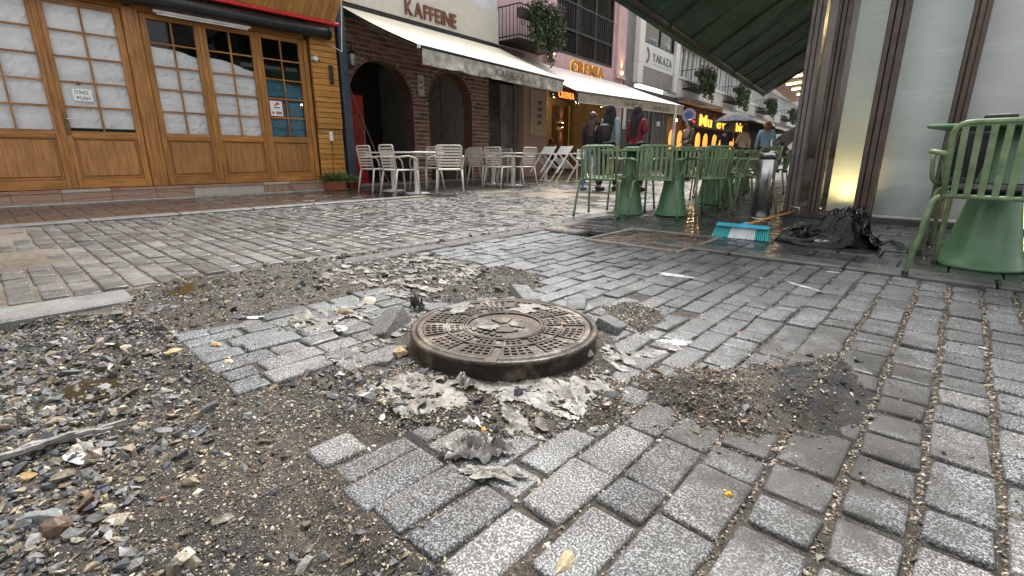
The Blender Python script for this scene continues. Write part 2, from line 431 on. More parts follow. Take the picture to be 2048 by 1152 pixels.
def sett_data(L, W, mat, count, tag_):
    out = []
    for s in range(count):
        b = MB(); b.v, b.f = sett_mesh(L, W, s + int(L * 1000)); out.append((b.mesh('sett', mat, True), np.array(b.v), b.f))
    return out
def lay(parent, stones, data, name, joined_mat, limit=300, label='setts'):
    """stones: (x, y, z, length, tilt x, tilt y, turn); the nearest become objects of their own, the rest one mesh"""
    stones.sort(key=lambda q: math.hypot(q[0], q[1])); base = {}
    V, F, T = [], [], []; k = 0
    for n, (x, y, z, L, tx, ty, tz, W) in enumerate(stones):
        me, vv, ff = random.choice(data['L' if L > .15 else 'S']); L0, W0 = (.195 if L > .15 else .10), data['W']
        sc = (W / W0, L / L0, 1)
        if n < limit:
            link(name, me, parent, (x, y, z), (tx, ty, tz + (math.pi if random.random() < .5 else 0)), sc)
        else:
            M = np.array(Matrix.LocRotScale(Vector((x, y, z)), __import__('mathutils').Euler((tx, ty, tz)), Vector(sc)))
            V.append(vv @ M[:3, :3].T + M[:3, 3]); F += [tuple(i + k for i in q) for q in ff]; T.append(np.full(len(vv), random.random())); k += len(vv)
    if V:
        me = bpy.data.meshes.new(name); me.from_pydata(np.concatenate(V).tolist(), [], F); me.materials.append(getmat(joined_mat))
        me.polygons.foreach_set('use_smooth', [True] * len(F)); a = me.attributes.new('tint', 'FLOAT', 'POINT'); a.data.foreach_set('value', np.concatenate(T).astype(np.float32))
        tag(link('sett_field', me, parent), kind='stuff')

NEAR = {'L': sett_data(.195, .095, 'granite', 9, 'L'), 'S': sett_data(.10, .095, 'granite', 7, 'S'), 'W': .095}
paving = empty('paving', kind='structure')
cols = [-2.70 + .1 * k for k in range(19)] + [-.822, -.725, -.625, -.530, -.425, -.318, -.2, -.07, .05, .17] + [.17 + .118 * k for k in range(1, 15)]
FIX = {-.725: [.365, .49 + .075], -.625: [.36, .453, .495, .69, .90], -.53: [.36, .55, .597, .675, .69, .88], -.425: [.54, .75, .80, .98]}
near_setts = []
for a, b in zip(cols[:-1], cols[1:]):
    W = b - a; right = a > -.21
    y = -.85 + random.random() * .1 if a > -.45 else .372 + random.random() * .02
    while y < 3.36:
        L = random.choice([.10, .105, .195, .2, .2, .21]) if a > -.95 and not right else random.choice([.105, .11, .14, .195, .2] if not right else [.12, .125, .13, .15, .2, .21])
        L = min(L, 3.37 - y)
        if L < .06: break
        cx, cy = (a + b) / 2, y + L / 2; y += L
        g = (.007 if random.random() < .75 else .015) + (.009 if right else 0)
        cor = np.array([[cx, cy], [cx - W * .4, cy - L * .35], [cx + W * .4, cy - L * .35], [cx - W * .4, cy + L * .35], [cx + W * .4, cy + L * .35]])
        if poly_sd(cor[:, 0], cor[:, 1], TORN).max() > .012: continue
        if math.hypot(cx - MHX, cy - MHY) < MHR + .07: continue
        up = poly_sd(cor[:1, 0], cor[:1, 1], UPPER)[0] > .03
        if up and random.random() < .55: continue
        mu = poly_sd(cor[:1, 0], cor[:1, 1], MUSH)[0] > .05
        if mu and random.random() < .3: continue
        if random.random() < .012 and cy < 2.4: continue
        tl = .04 if (up or mu) else .009
        near_setts.append((cx + random.gauss(0, .002), cy + random.gauss(0, .002), random.gauss(0, .0025) - (.008 if up or mu else 0), L - g, random.gauss(0, tl * .6), random.gauss(0, tl), random.gauss(0, .012), W - g))
lay(paving, near_setts, NEAR, 'sett', 'granite_joined', 300)

# the street beyond the drain: rows of setts across the way
STR = {'L': sett_data(.195, .105, 'street_granite', 5, 'L'), 'S': sett_data(.10, .105, 'street_granite', 5, 'S'), 'W': .105}
street = empty('street', kind='structure'); rows = []
y = -1.4
while y < 15:
    x0, x1 = (-6.45, -3.06) if y < 4.9 else (-9.6 - .0875 * (y - 5), -3.06)
    x = x1 - random.random() * .1
    while x > x0:
        L = random.choice([.11, .14, .19, .2, .21])
        cx, cy = x - L / 2, y + .057; x -= L
        dist = math.hypot(cx, cy)
        dust = fbm(np.array(cx * .9), np.array(cy * .9), 3)
        rows.append((cx, cy, -.004 + random.gauss(0, .003) - (.010 if dust > .62 else 0), L - .011, random.gauss(0, .012), random.gauss(0, .012), math.pi / 2 + random.gauss(0, .01), .115 - .016))
    y += .115
lay(street, rows, STR, 'sett', 'street_granite_joined', 300)
def make_street_bed():
    k = NT('street_bed')
    f = k.noise(30, 6, rough=.7); col = k.ramp(f, [(.3, (.05, .043, .035)), (.7, (.17, .145, .11))])
    MATS['street_bed'] = k.out(col, k.ramp(k.noise(1.3, 4), [(.35, .12), (.6, .6)]), f, .5, .006)
make_street_bed()
xs = np.arange(-16, -2.98, .11); ys = np.arange(-6, 15.2, .11); XX, YY = np.meshgrid(xs, ys); ZZ = -.014 + .010 * (fbm(XX * 3, YY * 3, 4) - .5) + .018 * smooth01(fbm(XX * .9, YY * .9, 3), .56, .75)
V = np.c_[XX.ravel(), YY.ravel(), ZZ.ravel()]; m_ = len(xs); ii, jj = np.meshgrid(np.arange(len(ys) - 1), np.arange(m_ - 1), indexing='ij'); a_ = (ii * m_ + jj).ravel()
link('bed', np_mesh('bed', V, np.c_[a_, a_ + 1, a_ + m_ + 1, a_ + m_], 'street_bed', smooth=True), street)
def far_paving():
    k = NT('far_paving'); br = k.n('TexBrick'); br.inputs['Scale'].default_value = 1
    br.inputs['Brick Width'].default_value = .2; br.inputs['Row Height'].default_value = .115; br.inputs['Mortar Size'].default_value = .01
    br.inputs['Color1'].default_value = (.13, .125, .115, 1); br.inputs['Color2'].default_value = (.2, .19, .175, 1); br.inputs['Mortar'].default_value = (.06, .055, .05, 1)
    k.l(k.P(), br.inputs['Vector']); MATS['far_paving'] = k.out(br.outputs[0], k.ramp(k.noise(1.3, 4), [(.35, .15), (.65, .5)]))
far_paving()
MB().sheet([[(-22, 14.98, -.002), (-2.9, 14.98, -.002)], [(-24, 88, -.002), (-2, 88, -.002)]]).build('far_surface', 'far_paving', street)

# drain channel between the two pavings: kerb stones, then a concrete groove full of grit
chan = empty('drain_channel', label='shallow drain channel running up the street between the two pavings', cat='drain')
for k, (y0, y1) in enumerate(((-1.6, -.92), (-.915, -.26), (-.255, .395))):
    MB().cbox((-2.985, y0, -.1), (-2.735, y1, .012), .008).build('kerb_stone', 'kerb_granite', chan)
con = plain('channel_concrete', (.085, .08, .073), .75, var=.35, vscale=5, bump=.4, bscale=50, rvar=.2)
yy = np.linspace(1.25, 15, 90)
P = [[(-3.05 + .35 * t + .01 * math.sin(3 * q), q, .004 - .035 * math.sin(math.pi * min(1, t * 1.6)) * (t < .625) + .006 * random.random()) for t in np.linspace(0, 1, 9)] for q in yy]
MB().sheet(P).build('groove', con, chan, True)
for k in range(14):
    y0 = 1.3 + k * .97
    MB().cbox((-2.86, y0, -.06), (-2.70, y0 + .955, .012), .01).build('edge_stone', plain('edge_stone', (.075, .072, .067), .8, var=.3, vscale=8, bump=.3, rvar=.2), chan)

# right-hand pavement of dark slabs with its kerb
slate = plain('slate', (.042, .042, .043), .26, var=.45, vscale=3.5, bump=.35, bscale=35, rvar=.2)
walk = empty('pavement', kind='structure')
bar('bed', (-2.83, 3.58, -.09), (6, 16, -.006), plain('grout', (.02, .019, .018), .6), walk)
for yy0 in np.arange(3.59, 15.5, .30):
    x0, x1 = -2.82, (3.0 if yy0 < 6.0 else -1.3)
    if yy0 > 6.1: x0 -= .0875 * (yy0 - 6.1); x1 -= .08 * (yy0 - 6.1)
    x = x0 + ((int(yy0 / .3)) % 2) * -.11
    while x < x1:
        a = max(x, x0); b = min(x + .228, x1)
        if b - a > .05 and not (-2.12 < (a + b) / 2 < -1.38 and 3.2 < yy0 + .15 < 3.98):
            MB().cbox((-(b - a) / 2 + .003, -.147, -.03), ((b - a) / 2 - .003, .147, .0), .004).build('slab', slate, walk, loc=((a + b) / 2, yy0 + .15, .012 + random.gauss(0, .002)), rot=(random.gauss(0, .008), random.gauss(0, .008), 0))
        x += .228
x = -2.83
while x < 4.2:
    L = random.choice([.48, .6, .66])
    if not (-2.2 < x + L / 2 < -1.4): bar('kerb_stone', (x + .004, 3.385, -.1), (x + L - .004, 3.583, .018), plain('dark_kerb', (.085, .083, .08), .3, var=.35, vscale=6, bump=.3, rvar=.2), walk, .012)
    x += L

# left pavement of brown tiles in front of the timber shop
tile = plain('brown_tile', (.062, .046, .038), .22, var=.3, vscale=2.5, bump=.15, bscale=25, rvar=.14)
lw = empty('footway', kind='structure')
bar('bed', (-9.2, -4, -.09), (-6.66, 5.0, -.002), plain('pale_grout', (.2, .18, .16), .7), lw)
for k, y0 in enumerate(np.arange(-2.2, 4.95, .2)):
    x = -9.14 + (.2 if k % 2 else 0) - .2
    while x < -6.68:
        a, b = max(x, -9.14), min(x + .4, -6.675)
        if b - a > .04: MB().cbox((a + .003, y0 + .003, -.03), (b - .003, min(y0 + .197, 4.98), .012 + random.gauss(0, .0012)), .003).build('tile', tile, lw)
        x += .4
y = -4.
while y < 4.9:
    MB().cbox((-6.665, y, -.1), (-6.47, min(y + .78, 5.0), .022), .012).build('kerb_stone', plain('grey_kerb', (.12, .115, .11), .5, var=.3, vscale=6, bump=.3), lw); y += .785

# ------------------------------------------------------------------ gravel, grit and stones
def ico(sub=1):
    import bmesh
    bm = bmesh.new(); bmesh.ops.create_icosphere(bm, subdivisions=sub, radius=1); v = np.array([q.co for q in bm.verts]); f = np.array([[q.index for q in p.verts] for p in bm.faces]); bm.free(); return v, f
ICO, ICOF = ico(1); ICO2, ICO2F = ico(2)
OCT = np.array([(1, 0, 0), (-1, 0, 0), (0, 1, 0), (0, -1, 0), (0, 0, 1), (0, 0, -1)], float); OCTF = np.array([(0, 2, 4), (2, 1, 4), (1, 3, 4), (3, 0, 4), (2, 0, 5), (1, 2, 5), (3, 1, 5), (0, 3, 5)])
PAL = .82 * np.array([(.045, .047, .05), (.07, .072, .075), (.10, .10, .10), (.14, .138, .13), (.055, .06, .072), (.20, .195, .18), (.13, .105, .07), (.22, .17, .10), (.30, .24, .16), (.10, .085, .055), (.34, .30, .24), (.09, .055, .035), (.19, .13, .07), (.40, .38, .345), (.14, .07, .045)])
PW = np.array([10, 14, 13, 10, 8, 6, 9, 7, 5, 8, 4, 4, 1.2, 1.6, .5]); PW = PW / PW.sum()
def rot_mats(n, tilt=.5):
    az = rng.random(n) * 6.283; tx = rng.normal(0, tilt, n); ty = rng.normal(0, tilt, n)
    c, s = np.cos(az), np.sin(az); Z = np.zeros((n, 3, 3)); Z[:, 0, 0] = c; Z[:, 0, 1] = -s; Z[:, 1, 0] = s; Z[:, 1, 1] = c; Z[:, 2, 2] = 1
    c, s = np.cos(tx), np.sin(tx); A = np.zeros((n, 3, 3)); A[:, 0, 0] = 1; A[:, 1, 1] = c; A[:, 1, 2] = -s; A[:, 2, 1] = s; A[:, 2, 2] = c
    c, s = np.cos(ty), np.sin(ty); B = np.zeros((n, 3, 3)); B[:, 1, 1] = 1; B[:, 0, 0] = c; B[:, 0, 2] = s; B[:, 2, 0] = -s; B[:, 2, 2] = c
    return A @ B @ Z
def shard(n, base, jit=.22):
    """n angular stones of unit size, cut from the base shape"""
    v = np.repeat(base[None], n, 0) + rng.normal(0, jit, (n, len(base), 3))
    for _ in range(5):                                  # knock flat faces off
        d = rng.normal(0, 1, (n, 1, 3)); d /= np.linalg.norm(d, axis=2, keepdims=True); k = (v * d).sum(2, keepdims=True); v = v - d * np.maximum(k - .46, 0) * .97
    return v * np.stack([rng.uniform(1.05, 1.65, n), rng.uniform(.8, 1.2, n), rng.uniform(.35, .85, n)], 1)[:, None]
def scatter(name, x, y, size, base, faces, mat, lift=.25, colors=None, tilt=.45):
    n = len(x); v = shard(n, base) * size[:, None, None]; v = np.einsum('nij,nkj->nki', rot_mats(n, tilt), v)
    v += np.stack([x, y, height(x, y) + size * lift], 1)[:, None]
    col = PAL[rng.choice(len(PAL), n, p=PW)] if colors is None else colors; col = col * rng.uniform(.7, 1.35, (n, 1))
    m = len(base); F = (faces[None] + (np.arange(n) * m)[:, None, None]).reshape(-1, 3)
    return link(name, np_mesh(name, v.reshape(-1, 3), F, mat, np.repeat(col, m, 0)))
def sample(poly, n, box, density=None, margin=0.):
    X, Y = [], []; tot = 0
    while tot < n:
        x = rng.uniform(box[0], box[1], n * 2); y = rng.uniform(box[2], box[3], n * 2); ok = poly_sd(x, y, poly) > margin
        ok &= np.hypot(x - MHX, y - MHY) > MHR + .02
        if density is not None: ok &= rng.random(n * 2) < density(x, y)
        X.append(x[ok]); Y.append(y[ok]); tot += ok.sum()
    return np.concatenate(X)[:n], np.concatenate(Y)[:n]
BX = (-2.8, -.2, -.55, 1.0)
fine = lambda x, y: np.clip(smooth01(-np.hypot((x + 1.02) / 1.1, (y - .36) / .75), -.62, -.22), 0, 1)     # where the dirt is fine and sandy
coarse_d = lambda x, y: np.clip(1.05 - .97 * fine(x, y), .02, 1) * (.35 + .65 * smooth01(fbm(x * 4, y * 4, 3), .36, .56))
x, y = sample(TORN, 11000, BX, coarse_d, -.02)
sz = np.clip(rng.lognormal(math.log(.0062), .48, len(x)), .0028, .021)
tag(scatter('gravel', x, y, sz, ICO, ICOF, 'pebble', .3), 'mixed grey and tan wet gravel filling the torn-up paving bed', kind='stuff')
# larger stones of the gravel bed, one object each
x, y = sample(TORN, 150, BX, coarse_d, .0); big = np.sort(np.clip(rng.lognormal(math.log(.0155), .28, 150), .011, .027))[::-1]
for k in range(150):
    b = MB(); v = shard(1, ICO)[0] * big[k]; v = v @ rot_mats(1, .3)[0].T; b.v = v.tolist(); b.f = [tuple(q) for q in ICOF]
    me = b.mesh('gravel_stone', 'pebble'); ci = rng.choice(14, p=PW[:14] / PW[:14].sum()); c = PAL[ci] * rng.uniform(.75, 1.3)
    a = me.attributes.new('tint_color', 'FLOAT_COLOR', 'POINT'); a.data.foreach_set('color', np.tile(np.r_[c, 1], len(v)).astype(np.float32))
    o = link('gravel_stone', me, None, (x[k], y[k], float(height(x[k], y[k])) + big[k] * .3))
    kd = ('charcoal', 'charcoal', 'dark grey', 'grey', 'blue-grey', 'pale grey', 'olive brown', 'tan', 'sandy', 'olive brown', 'cream', 'brown', 'ochre', 'whitish', 'brick-red')[ci]
    tag(o, 'larger angular %s stone strewn in the gravel bed' % kd, 'stone', 'larger %s stones in the gravel bed' % kd)
GB = 1.0 * np.array([(.05, .045, .04), (.10, .085, .065), (.18, .15, .11), (.30, .25, .18), (.42, .37, .29), (.55, .52, .46), (.03, .03, .03), (.20, .12, .06), (.13, .075, .05)])
def gritcol(n, warm=0): 
    if warm > 2: return GB[rng.choice(len(GB), n, p=np.array([2, 7, 10, 8, 3, 1, 1, 1, 1]) / 34)]
    p = np.array([14, 16, 14, 9, 5, 2.0, 14, 2 + 6 * warm, 2 + 4 * warm]); return GB[rng.choice(len(GB), n, p=p / p.sum())]
G = []
x, y = sample(TORN, 30000, BX, lambda x, y: .35 + .65 * fine(x, y), -.03); G.append((x, y, .0021, .3))
x, y = sample(UPPER, 12000, (-3, -.9, .3, 3.0), None, -.06); G.append((x, y, .0034, .2))
x, y = sample(PILE, 7500, (-.8, .1, .8, 2.1), lambda x, y: (.22 + .78 * smooth01(np.hypot((x - at(1690, 800)[0]) * 2, y - at(1690, 800)[1]), .25, .65)) * (.3 + .7 * smooth01(fbm(x * 5, y * 5, 3), .4, .6)), .0); G.append((x, y, .0026, 2))
x, y = sample(SAND, 1800, (-1.2, -.5, 1.3, 2.2)); G.append((x, y, .0030, 0))
x, y = sample(MUSH, 3800, (-1.4, -.5, .4, 1.3)); G.append((x, y, .0030, .5))
W_ = [(-2.7, -.5), (1.3, -.5), (1.3, 3.37), (-2.7, 3.37)]
def joint_d(x, y):                                   # thin spill of sand over the standing paving, thicker towards the hole
    d = np.hypot(x - MHX, y - MHY); return np.clip(.10 + .9 * np.exp(-((d - .2) / .55) ** 2), 0, 1) * smooth01(fbm(x * 3 + 9, y * 3, 4), .40, .62)
x, y = sample(W_, 5200, (-2.7, 1.3, -.5, 3.37), joint_d); G.append((x, y, .0024, .4))
# sand that lies in the joints between the columns
cx = rng.choice(np.array([c for c in cols if c > -1.0 and c < 1.0]), 24000); x = cx + rng.normal(0, .0055, 24000); y = rng.uniform(-.2, 3.3, 24000)
keep = (poly_sd(x, y, TORN) < 0) & (rng.random(24000) < np.where(x > -.22, 1., .40)); G.append((x[keep], y[keep], .0029, 2.5))
gx = np.concatenate([q[0] for q in G]); gy = np.concatenate([q[1] for q in G]); gs = np.concatenate([np.clip(rng.lognormal(math.log(q[2]), .4, len(q[0])), .001, .008) for q in G]); gc = np.concatenate([gritcol(len(q[0]), q[3]) for q in G])
lies = np.where(np.isin(np.arange(len(gx)), np.arange(sum(len(q[0]) for q in G[:5]), sum(len(q[0]) for q in G[:6]))), np.maximum(0, .001 - height(gx, gy)), 0)
def scatter_grit():
    n = len(gx); v = (np.repeat(OCT[None], n, 0) + rng.normal(0, .25, (n, 6, 3))) * gs[:, None, None] * np.stack([rng.uniform(.8, 1.4, n), rng.uniform(.7, 1.1, n), rng.uniform(.4, .8, n)], 1)[:, None]
    v = np.einsum('nij,nkj->nki', rot_mats(n, .4), v) + np.stack([gx, gy, height(gx, gy) + lies + gs * .25], 1)[:, None]
    F = (OCTF[None] + (np.arange(n) * 6)[:, None, None]).reshape(-1, 3)
    return link('grit', np_mesh('grit', v.reshape(-1, 3), F, 'grit', np.repeat(gc * rng.uniform(.7, 1.3, (n, 1)), 6, 0)))
tag(scatter_grit(), 'brown sand and grit spilled over the paving stones', kind='stuff')
# coarser crumbs of dark asphalt and clods on the heaps
x1, y1 = sample(UPPER, 900, (-3, -.9, .3, 3.0)); x2, y2 = sample(PILE, 60, (-.8, .1, .8, 2.1)); x3, y3 = sample(MUSH, 160, (-1.4, -.5, .4, 1.3)); x4, y4 = rng.uniform(-3.03, -2.80, 260), rng.uniform(1.3, 4.2, 260)
x = np.concatenate([x1, x2, x3, x4]); y = np.concatenate([y1, y2, y3, y4]); sz = np.clip(rng.lognormal(math.log(.0085), .5, len(x)), .004, .024)
tag(scatter('rubble', x, y, sz, ICO, ICOF, 'pebble', .3, PAL[rng.choice([0, 1, 2, 6, 9, 11], len(x))]), 'dark crumbs of asphalt and clods on the dirt heaps', kind='stuff')

def rock(px, py, size, color, label, rot=0, name='stone', sub=2, dims=(1, .75, .6), lift=.35, jit=.10, z=None):
    g = at(px, py); s = size; r = np.random.default_rng(int(px * 7 + py)); v = ICO2 + r.normal(0, jit, ICO2.shape)
    for _ in range(5):
        d = r.normal(0, 1, 3); d /= np.linalg.norm(d); k = v @ d; v = v - d * np.maximum(k - .6, 0)[:, None]
    v = v * np.array(dims) * s; b = MB(); b.v = v.tolist(); b.f = [tuple(q) for q in ICO2F]
    me = b.mesh(name, 'pebble'); a = me.attributes.new('tint_color', 'FLOAT_COLOR', 'POINT'); a.data.foreach_set('color', np.tile(np.r_[color, 1], len(v)).astype(np.float32))
    o = link(name, me, None, (g[0], g[1], (float(height(g[0], g[1])) if z is None else z) + s * dims[2] * lift), (0, 0, rot)); return tag(o, label, 'stone')
rock(737, 606, .040, (.52, .47, .36), 'pale rounded stone lying between the setts and the dirt behind the manhole', .4, dims=(1, .85, .7))
rock(690, 628, .045, (.20, .13, .07), 'brown broken brick-like stone beside the pale rounded stone', .9, dims=(1.1, .6, .5))
rock(345, 700, .034, (.42, .30, .16), 'tan flat stone at the broken corner of the sett patch', .2, dims=(1.1, .7, .35))
rock(433, 690, .030, (.40, .27, .13), 'ochre stone chip filling a gap in the sett patch', 0, dims=(1, .6, .3), z=.0)
rock(455, 722, .022, (.40, .30, .18), 'small sandy chip in a gap near the sett patch edge', .5, dims=(1, .6, .3), z=-.004)
rock(45, 925, .026, (.22, .14, .05), 'yellow ochre stone below the grey wooden splinter', .3, dims=(1, .7, .4))
rock(150, 890, .036, (.34, .34, .33), 'light grey flat stone lying over the grey wooden splinter', .5, dims=(1.3, .7, .3))
rock(105, 1030, .040, (.085, .052, .03), 'dark brown jagged stone near the gravel bottom corner', .9, dims=(1, .75, .5))
rock(66, 1000, .046, (.15, .155, .15), 'large grey slab-like stone above the dark brown jagged one', .9, dims=(1.1, .5, .35))
rock(325, 850, .030, (.11, .11, .115), 'dark grey flat chip alone on the sandy dirt', .8, dims=(1.2, .6, .35))
rock(1128, 1128, .024, (.36, .28, .17), 'tan long chip lodged between setts at the bottom edge', 1.9, dims=(1.4, .55, .5), z=-.006)
rock(1457, 993, .0085, (.62, .32, .03), 'small orange-yellow lump lying on a sett', 0, dims=(1, .9, .8), z=.003)
rock(1450, 985, .0045, (.6, .32, .05), 'tiny yellow crumb beside the orange lump', 0, z=.003)
rock(800, 715, .032, (.33, .24, .13), 'tan lump wedged against the manhole frame', .5, dims=(1, .7, .7))
rock(722, 778, .020, (.14, .085, .05), 'brown pebble at the edge of the dirt below the setts', .4)
rock(1165, 725, .038, (.30, .25, .17), 'sandy mortar lump stuck under the manhole rim', .4, dims=(1, .7, .7))
rock(365, 1085, .022, (.42, .37, .28), 'cream pebble standing among the dark gravel', .4)
rock(430, 905, .012, (.05, .055, .065), 'small dark blue-grey chip on the sandy dirt', .4)
rock(1480, 665, .016, (.36, .17, .13), 'pinkish scrap of stone in a joint beyond the manhole', .3)
for (px, py, sz_, dz, tx, ty, tz, lab) in ((770, 655, (.20, .095), .030, .30, -.34, .45, 'tilted granite sett standing up against the manhole, earthy underneath'), (1228, 655, (.14, .10), .028, -.22, .30, .15, 'granite block heaved up beside the manhole on the far side'), (1052, 594, (.20, .09), .028, .10, .14, 1.05, 'long sett tipped on edge behind the manhole cover'), (1150, 610, (.16, .09), .012, .05, -.1, .55, 'sett sunk flush behind the tipped long one'), (775, 712, (.12, .09), .012, .12, -.16, .3, 'short sett leaning down beside the manhole ring'), (862, 768, (.12, .095), .012, .04, .05, .25, 'loose square sett in the wet tissue before the manhole'), (780, 770, (.20, .085), .004, .03, .05, .12, 'long sett half sunk in the dirt before the manhole')):
    g = at(px, py); b = MB(); b.v, b.f = sett_mesh(sz_[0], sz_[1], int(px), .085)
    tag(b.build('loose_sett', 'granite', None, True, (g[0], g[1], dz), (tx, ty, tz)), lab, 'paving stone')

# ------------------------------------------------------------------ manhole
def iron_mat(name, base, dep, th):
    k = NT(name); f = k.noise(13, 6, rough=.7); col = k.ramp(f, [(.3, tuple(q * .45 for q in base)), (.55, base), (.75, tuple(q * 1.9 for q in base))])
    col = k.mix(k.ramp(k.noise(7.5, 7, rough=.75), [(th, 0.), (th + .10, .85)]), col, dep); col = k.mix(k.ramp(k.noise(5, 5), [(.52, 0.), (.68, .55)]), col, (.085, .05, .028)); MATS[name] = k.out(col, k.ramp(k.noise(9, 4), [(.3, .3), (.7, .75)]), k.noise(70, 5), .6, .004, Metallic=.25); return MATS[name]
rust = iron_mat('cast_iron', (.048, .036, .027), (.25, .22, .18), .52)
rust2 = iron_mat('rusty_side', (.034, .028, .023), (.15, .12, .085), .53)
mh = empty('manhole_cover', (MHX, MHY, 0), R(8), 'round cast-iron manhole cover raised above the broken paving', 'manhole cover')
MB().lathe([(MHR + .012, -.06), (MHR + .010, .01), (MHR + .006, MHZ - .018), (MHR + .012, MHZ - .014), (MHR + .013, MHZ - .003), (MHR + .008, MHZ), (MHR - .008, MHZ), (MHR - .009, MHZ - .02)], n=64).build('frame', rust2, mh, True)
disc = MB().lathe([(MHR - .0115, MHZ - .03), (MHR - .0115, MHZ - .002), (MHR - .014, MHZ), (MHR - .030, MHZ), (MHR - .032, MHZ - .005), (0, MHZ - .005)], n=64).build('cover', rust, mh)
t = MB()
for r0, r1 in ((.130, .138), (.142, .147), (.200, .206)): 
    for q in range(24): t.polar(r0, r1, q * math.pi / 12, (q + 1) * math.pi / 12, MHZ - .005, MHZ + .001, 2)
for q in range(12):
    a = q * math.pi / 6
    for (r0, r1, nr, na) in ((.152, .196, 2, 3), (.210, .282, 3, 4)):
        a0, a1 = a + .012 / r0 + .02, a + math.pi / 6 - .012 / r0 - .02; hh = (r1 - r0) / (nr + .25); 
        for i in range(nr + 1): t.polar(r0 + i * hh, r0 + i * hh + .0065, a0, a1, MHZ - .005, MHZ, 2)
        for j in range(na + 1):
            w0 = .0032 / (r0 + .02); c = a0 + (a1 - a0) * j / na; t.polar(r0, r0 + nr * hh + .006, c - w0, c + w0, MHZ - .005, MHZ - .0005, 1)
for q in range(4): t.polar(.02, .075, q * math.pi / 2 + .2, q * math.pi / 2 + 1.3, MHZ - .005, MHZ, 3)
for q in range(7): t.box((-.09 + q * .026, -.105, MHZ - .005), (-.075 + q * .026, -.09, MHZ))
tr = t.build('tread_pattern', rust, mh); tag(tr, kind='stuff')
MB().cbox((MHR - .03, -.022, MHZ - .012), (MHR + .016, .022, MHZ + .002), .004, Matrix.Rotation(R(-62), 4, 'Z')).build('hinge', rust, mh)

# square service cover sunk in the dark pavement
hc = empty('service_cover', (-1.75, 3.59, 0), 0, 'rusty square service cover set in the dark pavement edge', 'manhole cover')
MB().cbox((-.36, -.37, -.04), (.36, .37, .0), .004).build('plate', plain('service_plate', (.10, .075, .06), .4, .3, .5, 9, .6, 60, .2), hc)
for k in range(4):
    a = [(-.40, -.41, .36, -.375), (.365, -.41, .40, .375), (-.365, .375, .40, .41), (-.40, -.375, -.365, .41)][k]
    MB().cbox((a[0], a[1], -.04), (a[2], a[3], .016), .004).build('frame_bar', plain('service_frame', (.22, .19, .16), .4, .2, .3, 10), hc)
t = MB()
for i in range(9):
    for j in range(9):
        M = Matrix.Translation((-.32 + i * .08, -.32 + j * .08, .002)) @ Matrix.Rotation(R(45 if (i + j) % 2 else -45), 4, 'Z'); t.cbox((-.03, -.006, -.004), (.03, .006, .004), .002, M)
tag(t.build('tread_pattern', plain('service_tread', (.17, .115, .085), .4, .3, .5, 9), hc), kind='stuff')

# ------------------------------------------------------------------ wet tissue, rags, splinters
def tissue_mat(name, c, lo=.45):
    k = NT(name); f = k.noise(26, 6, rough=.7)
    col = k.ramp(f, [(.32, tuple(q * lo for q in c)), (.62, c)]); MATS[name] = k.out(col, k.ramp(k.noise(9, 3), [(.3, .25), (.7, .75)]), k.noise(90, 5), .8, .004); return MATS[name]
tissue_mat('tissue', (.225, .208, .182), .18); tissue_mat('grey_tissue', (.21, .19, .16), .28); tissue_mat('white_paper', (.62, .61, .58), .5); tissue_mat('rag', (.30, .285, .26), .2)
def crumple(name, px, py, w_, h_, rot, mat, label, cat, relief=.014, n=22, seed=1, z0=.004, follow=True, folds=1.0):
    g = at(px, py); r = np.random.default_rng(seed); ox, oy = r.random(2) * 90
    u = np.linspace(-1, 1, n); U, Vv = np.meshgrid(u, u, indexing='ij'); ang = np.arctan2(Vv, U)
    edge = .55 + .55 * vnoise(np.cos(ang) * 2.2 + ox, np.sin(ang) * 2.2 + oy) + .55 * (vnoise(np.cos(ang) * 6 + oy, np.sin(ang) * 6 + ox) - .4); rad = np.maximum(np.abs(U), np.abs(Vv)) / np.maximum(np.hypot(U, Vv), 1e-6)
    x = U * rad * edge * w_ / 2; y = Vv * rad * edge * h_ / 2; c, s = math.cos(rot), math.sin(rot)
    X, Y = g[0] + c * x - s * y, g[1] + s * x + c * y
    q = fbm(X * 45 + ox, Y * 45 + oy, 4); ridge = (1 - np.abs(2 * q - 1)) ** 4 * 1.15
    rr = np.clip(np.hypot(U, Vv), 0, 1); ground = np.maximum(height(X, Y), -.002) if follow else np.zeros_like(X)
    d = np.hypot(X - MHX, Y - MHY); ground = np.where(d < MHR + .01, MHZ + .001, ground) if follow else ground
    Z = ground + z0 + relief * ridge * folds * (1 - .75 * rr ** 3) + relief * .6 * (fbm(X * 110 + ox, Y * 110, 2) - .4)
    X = X + relief * .6 * (vnoise(X * 70 + 3, Y * 70) - .5); Y = Y + relief * .6 * (vnoise(X * 70 + 31, Y * 70) - .5)
    b = MB().sheet(np.stack([X, Y, Z], 2)); return tag(b.build(name, mat, None, True), label, cat)
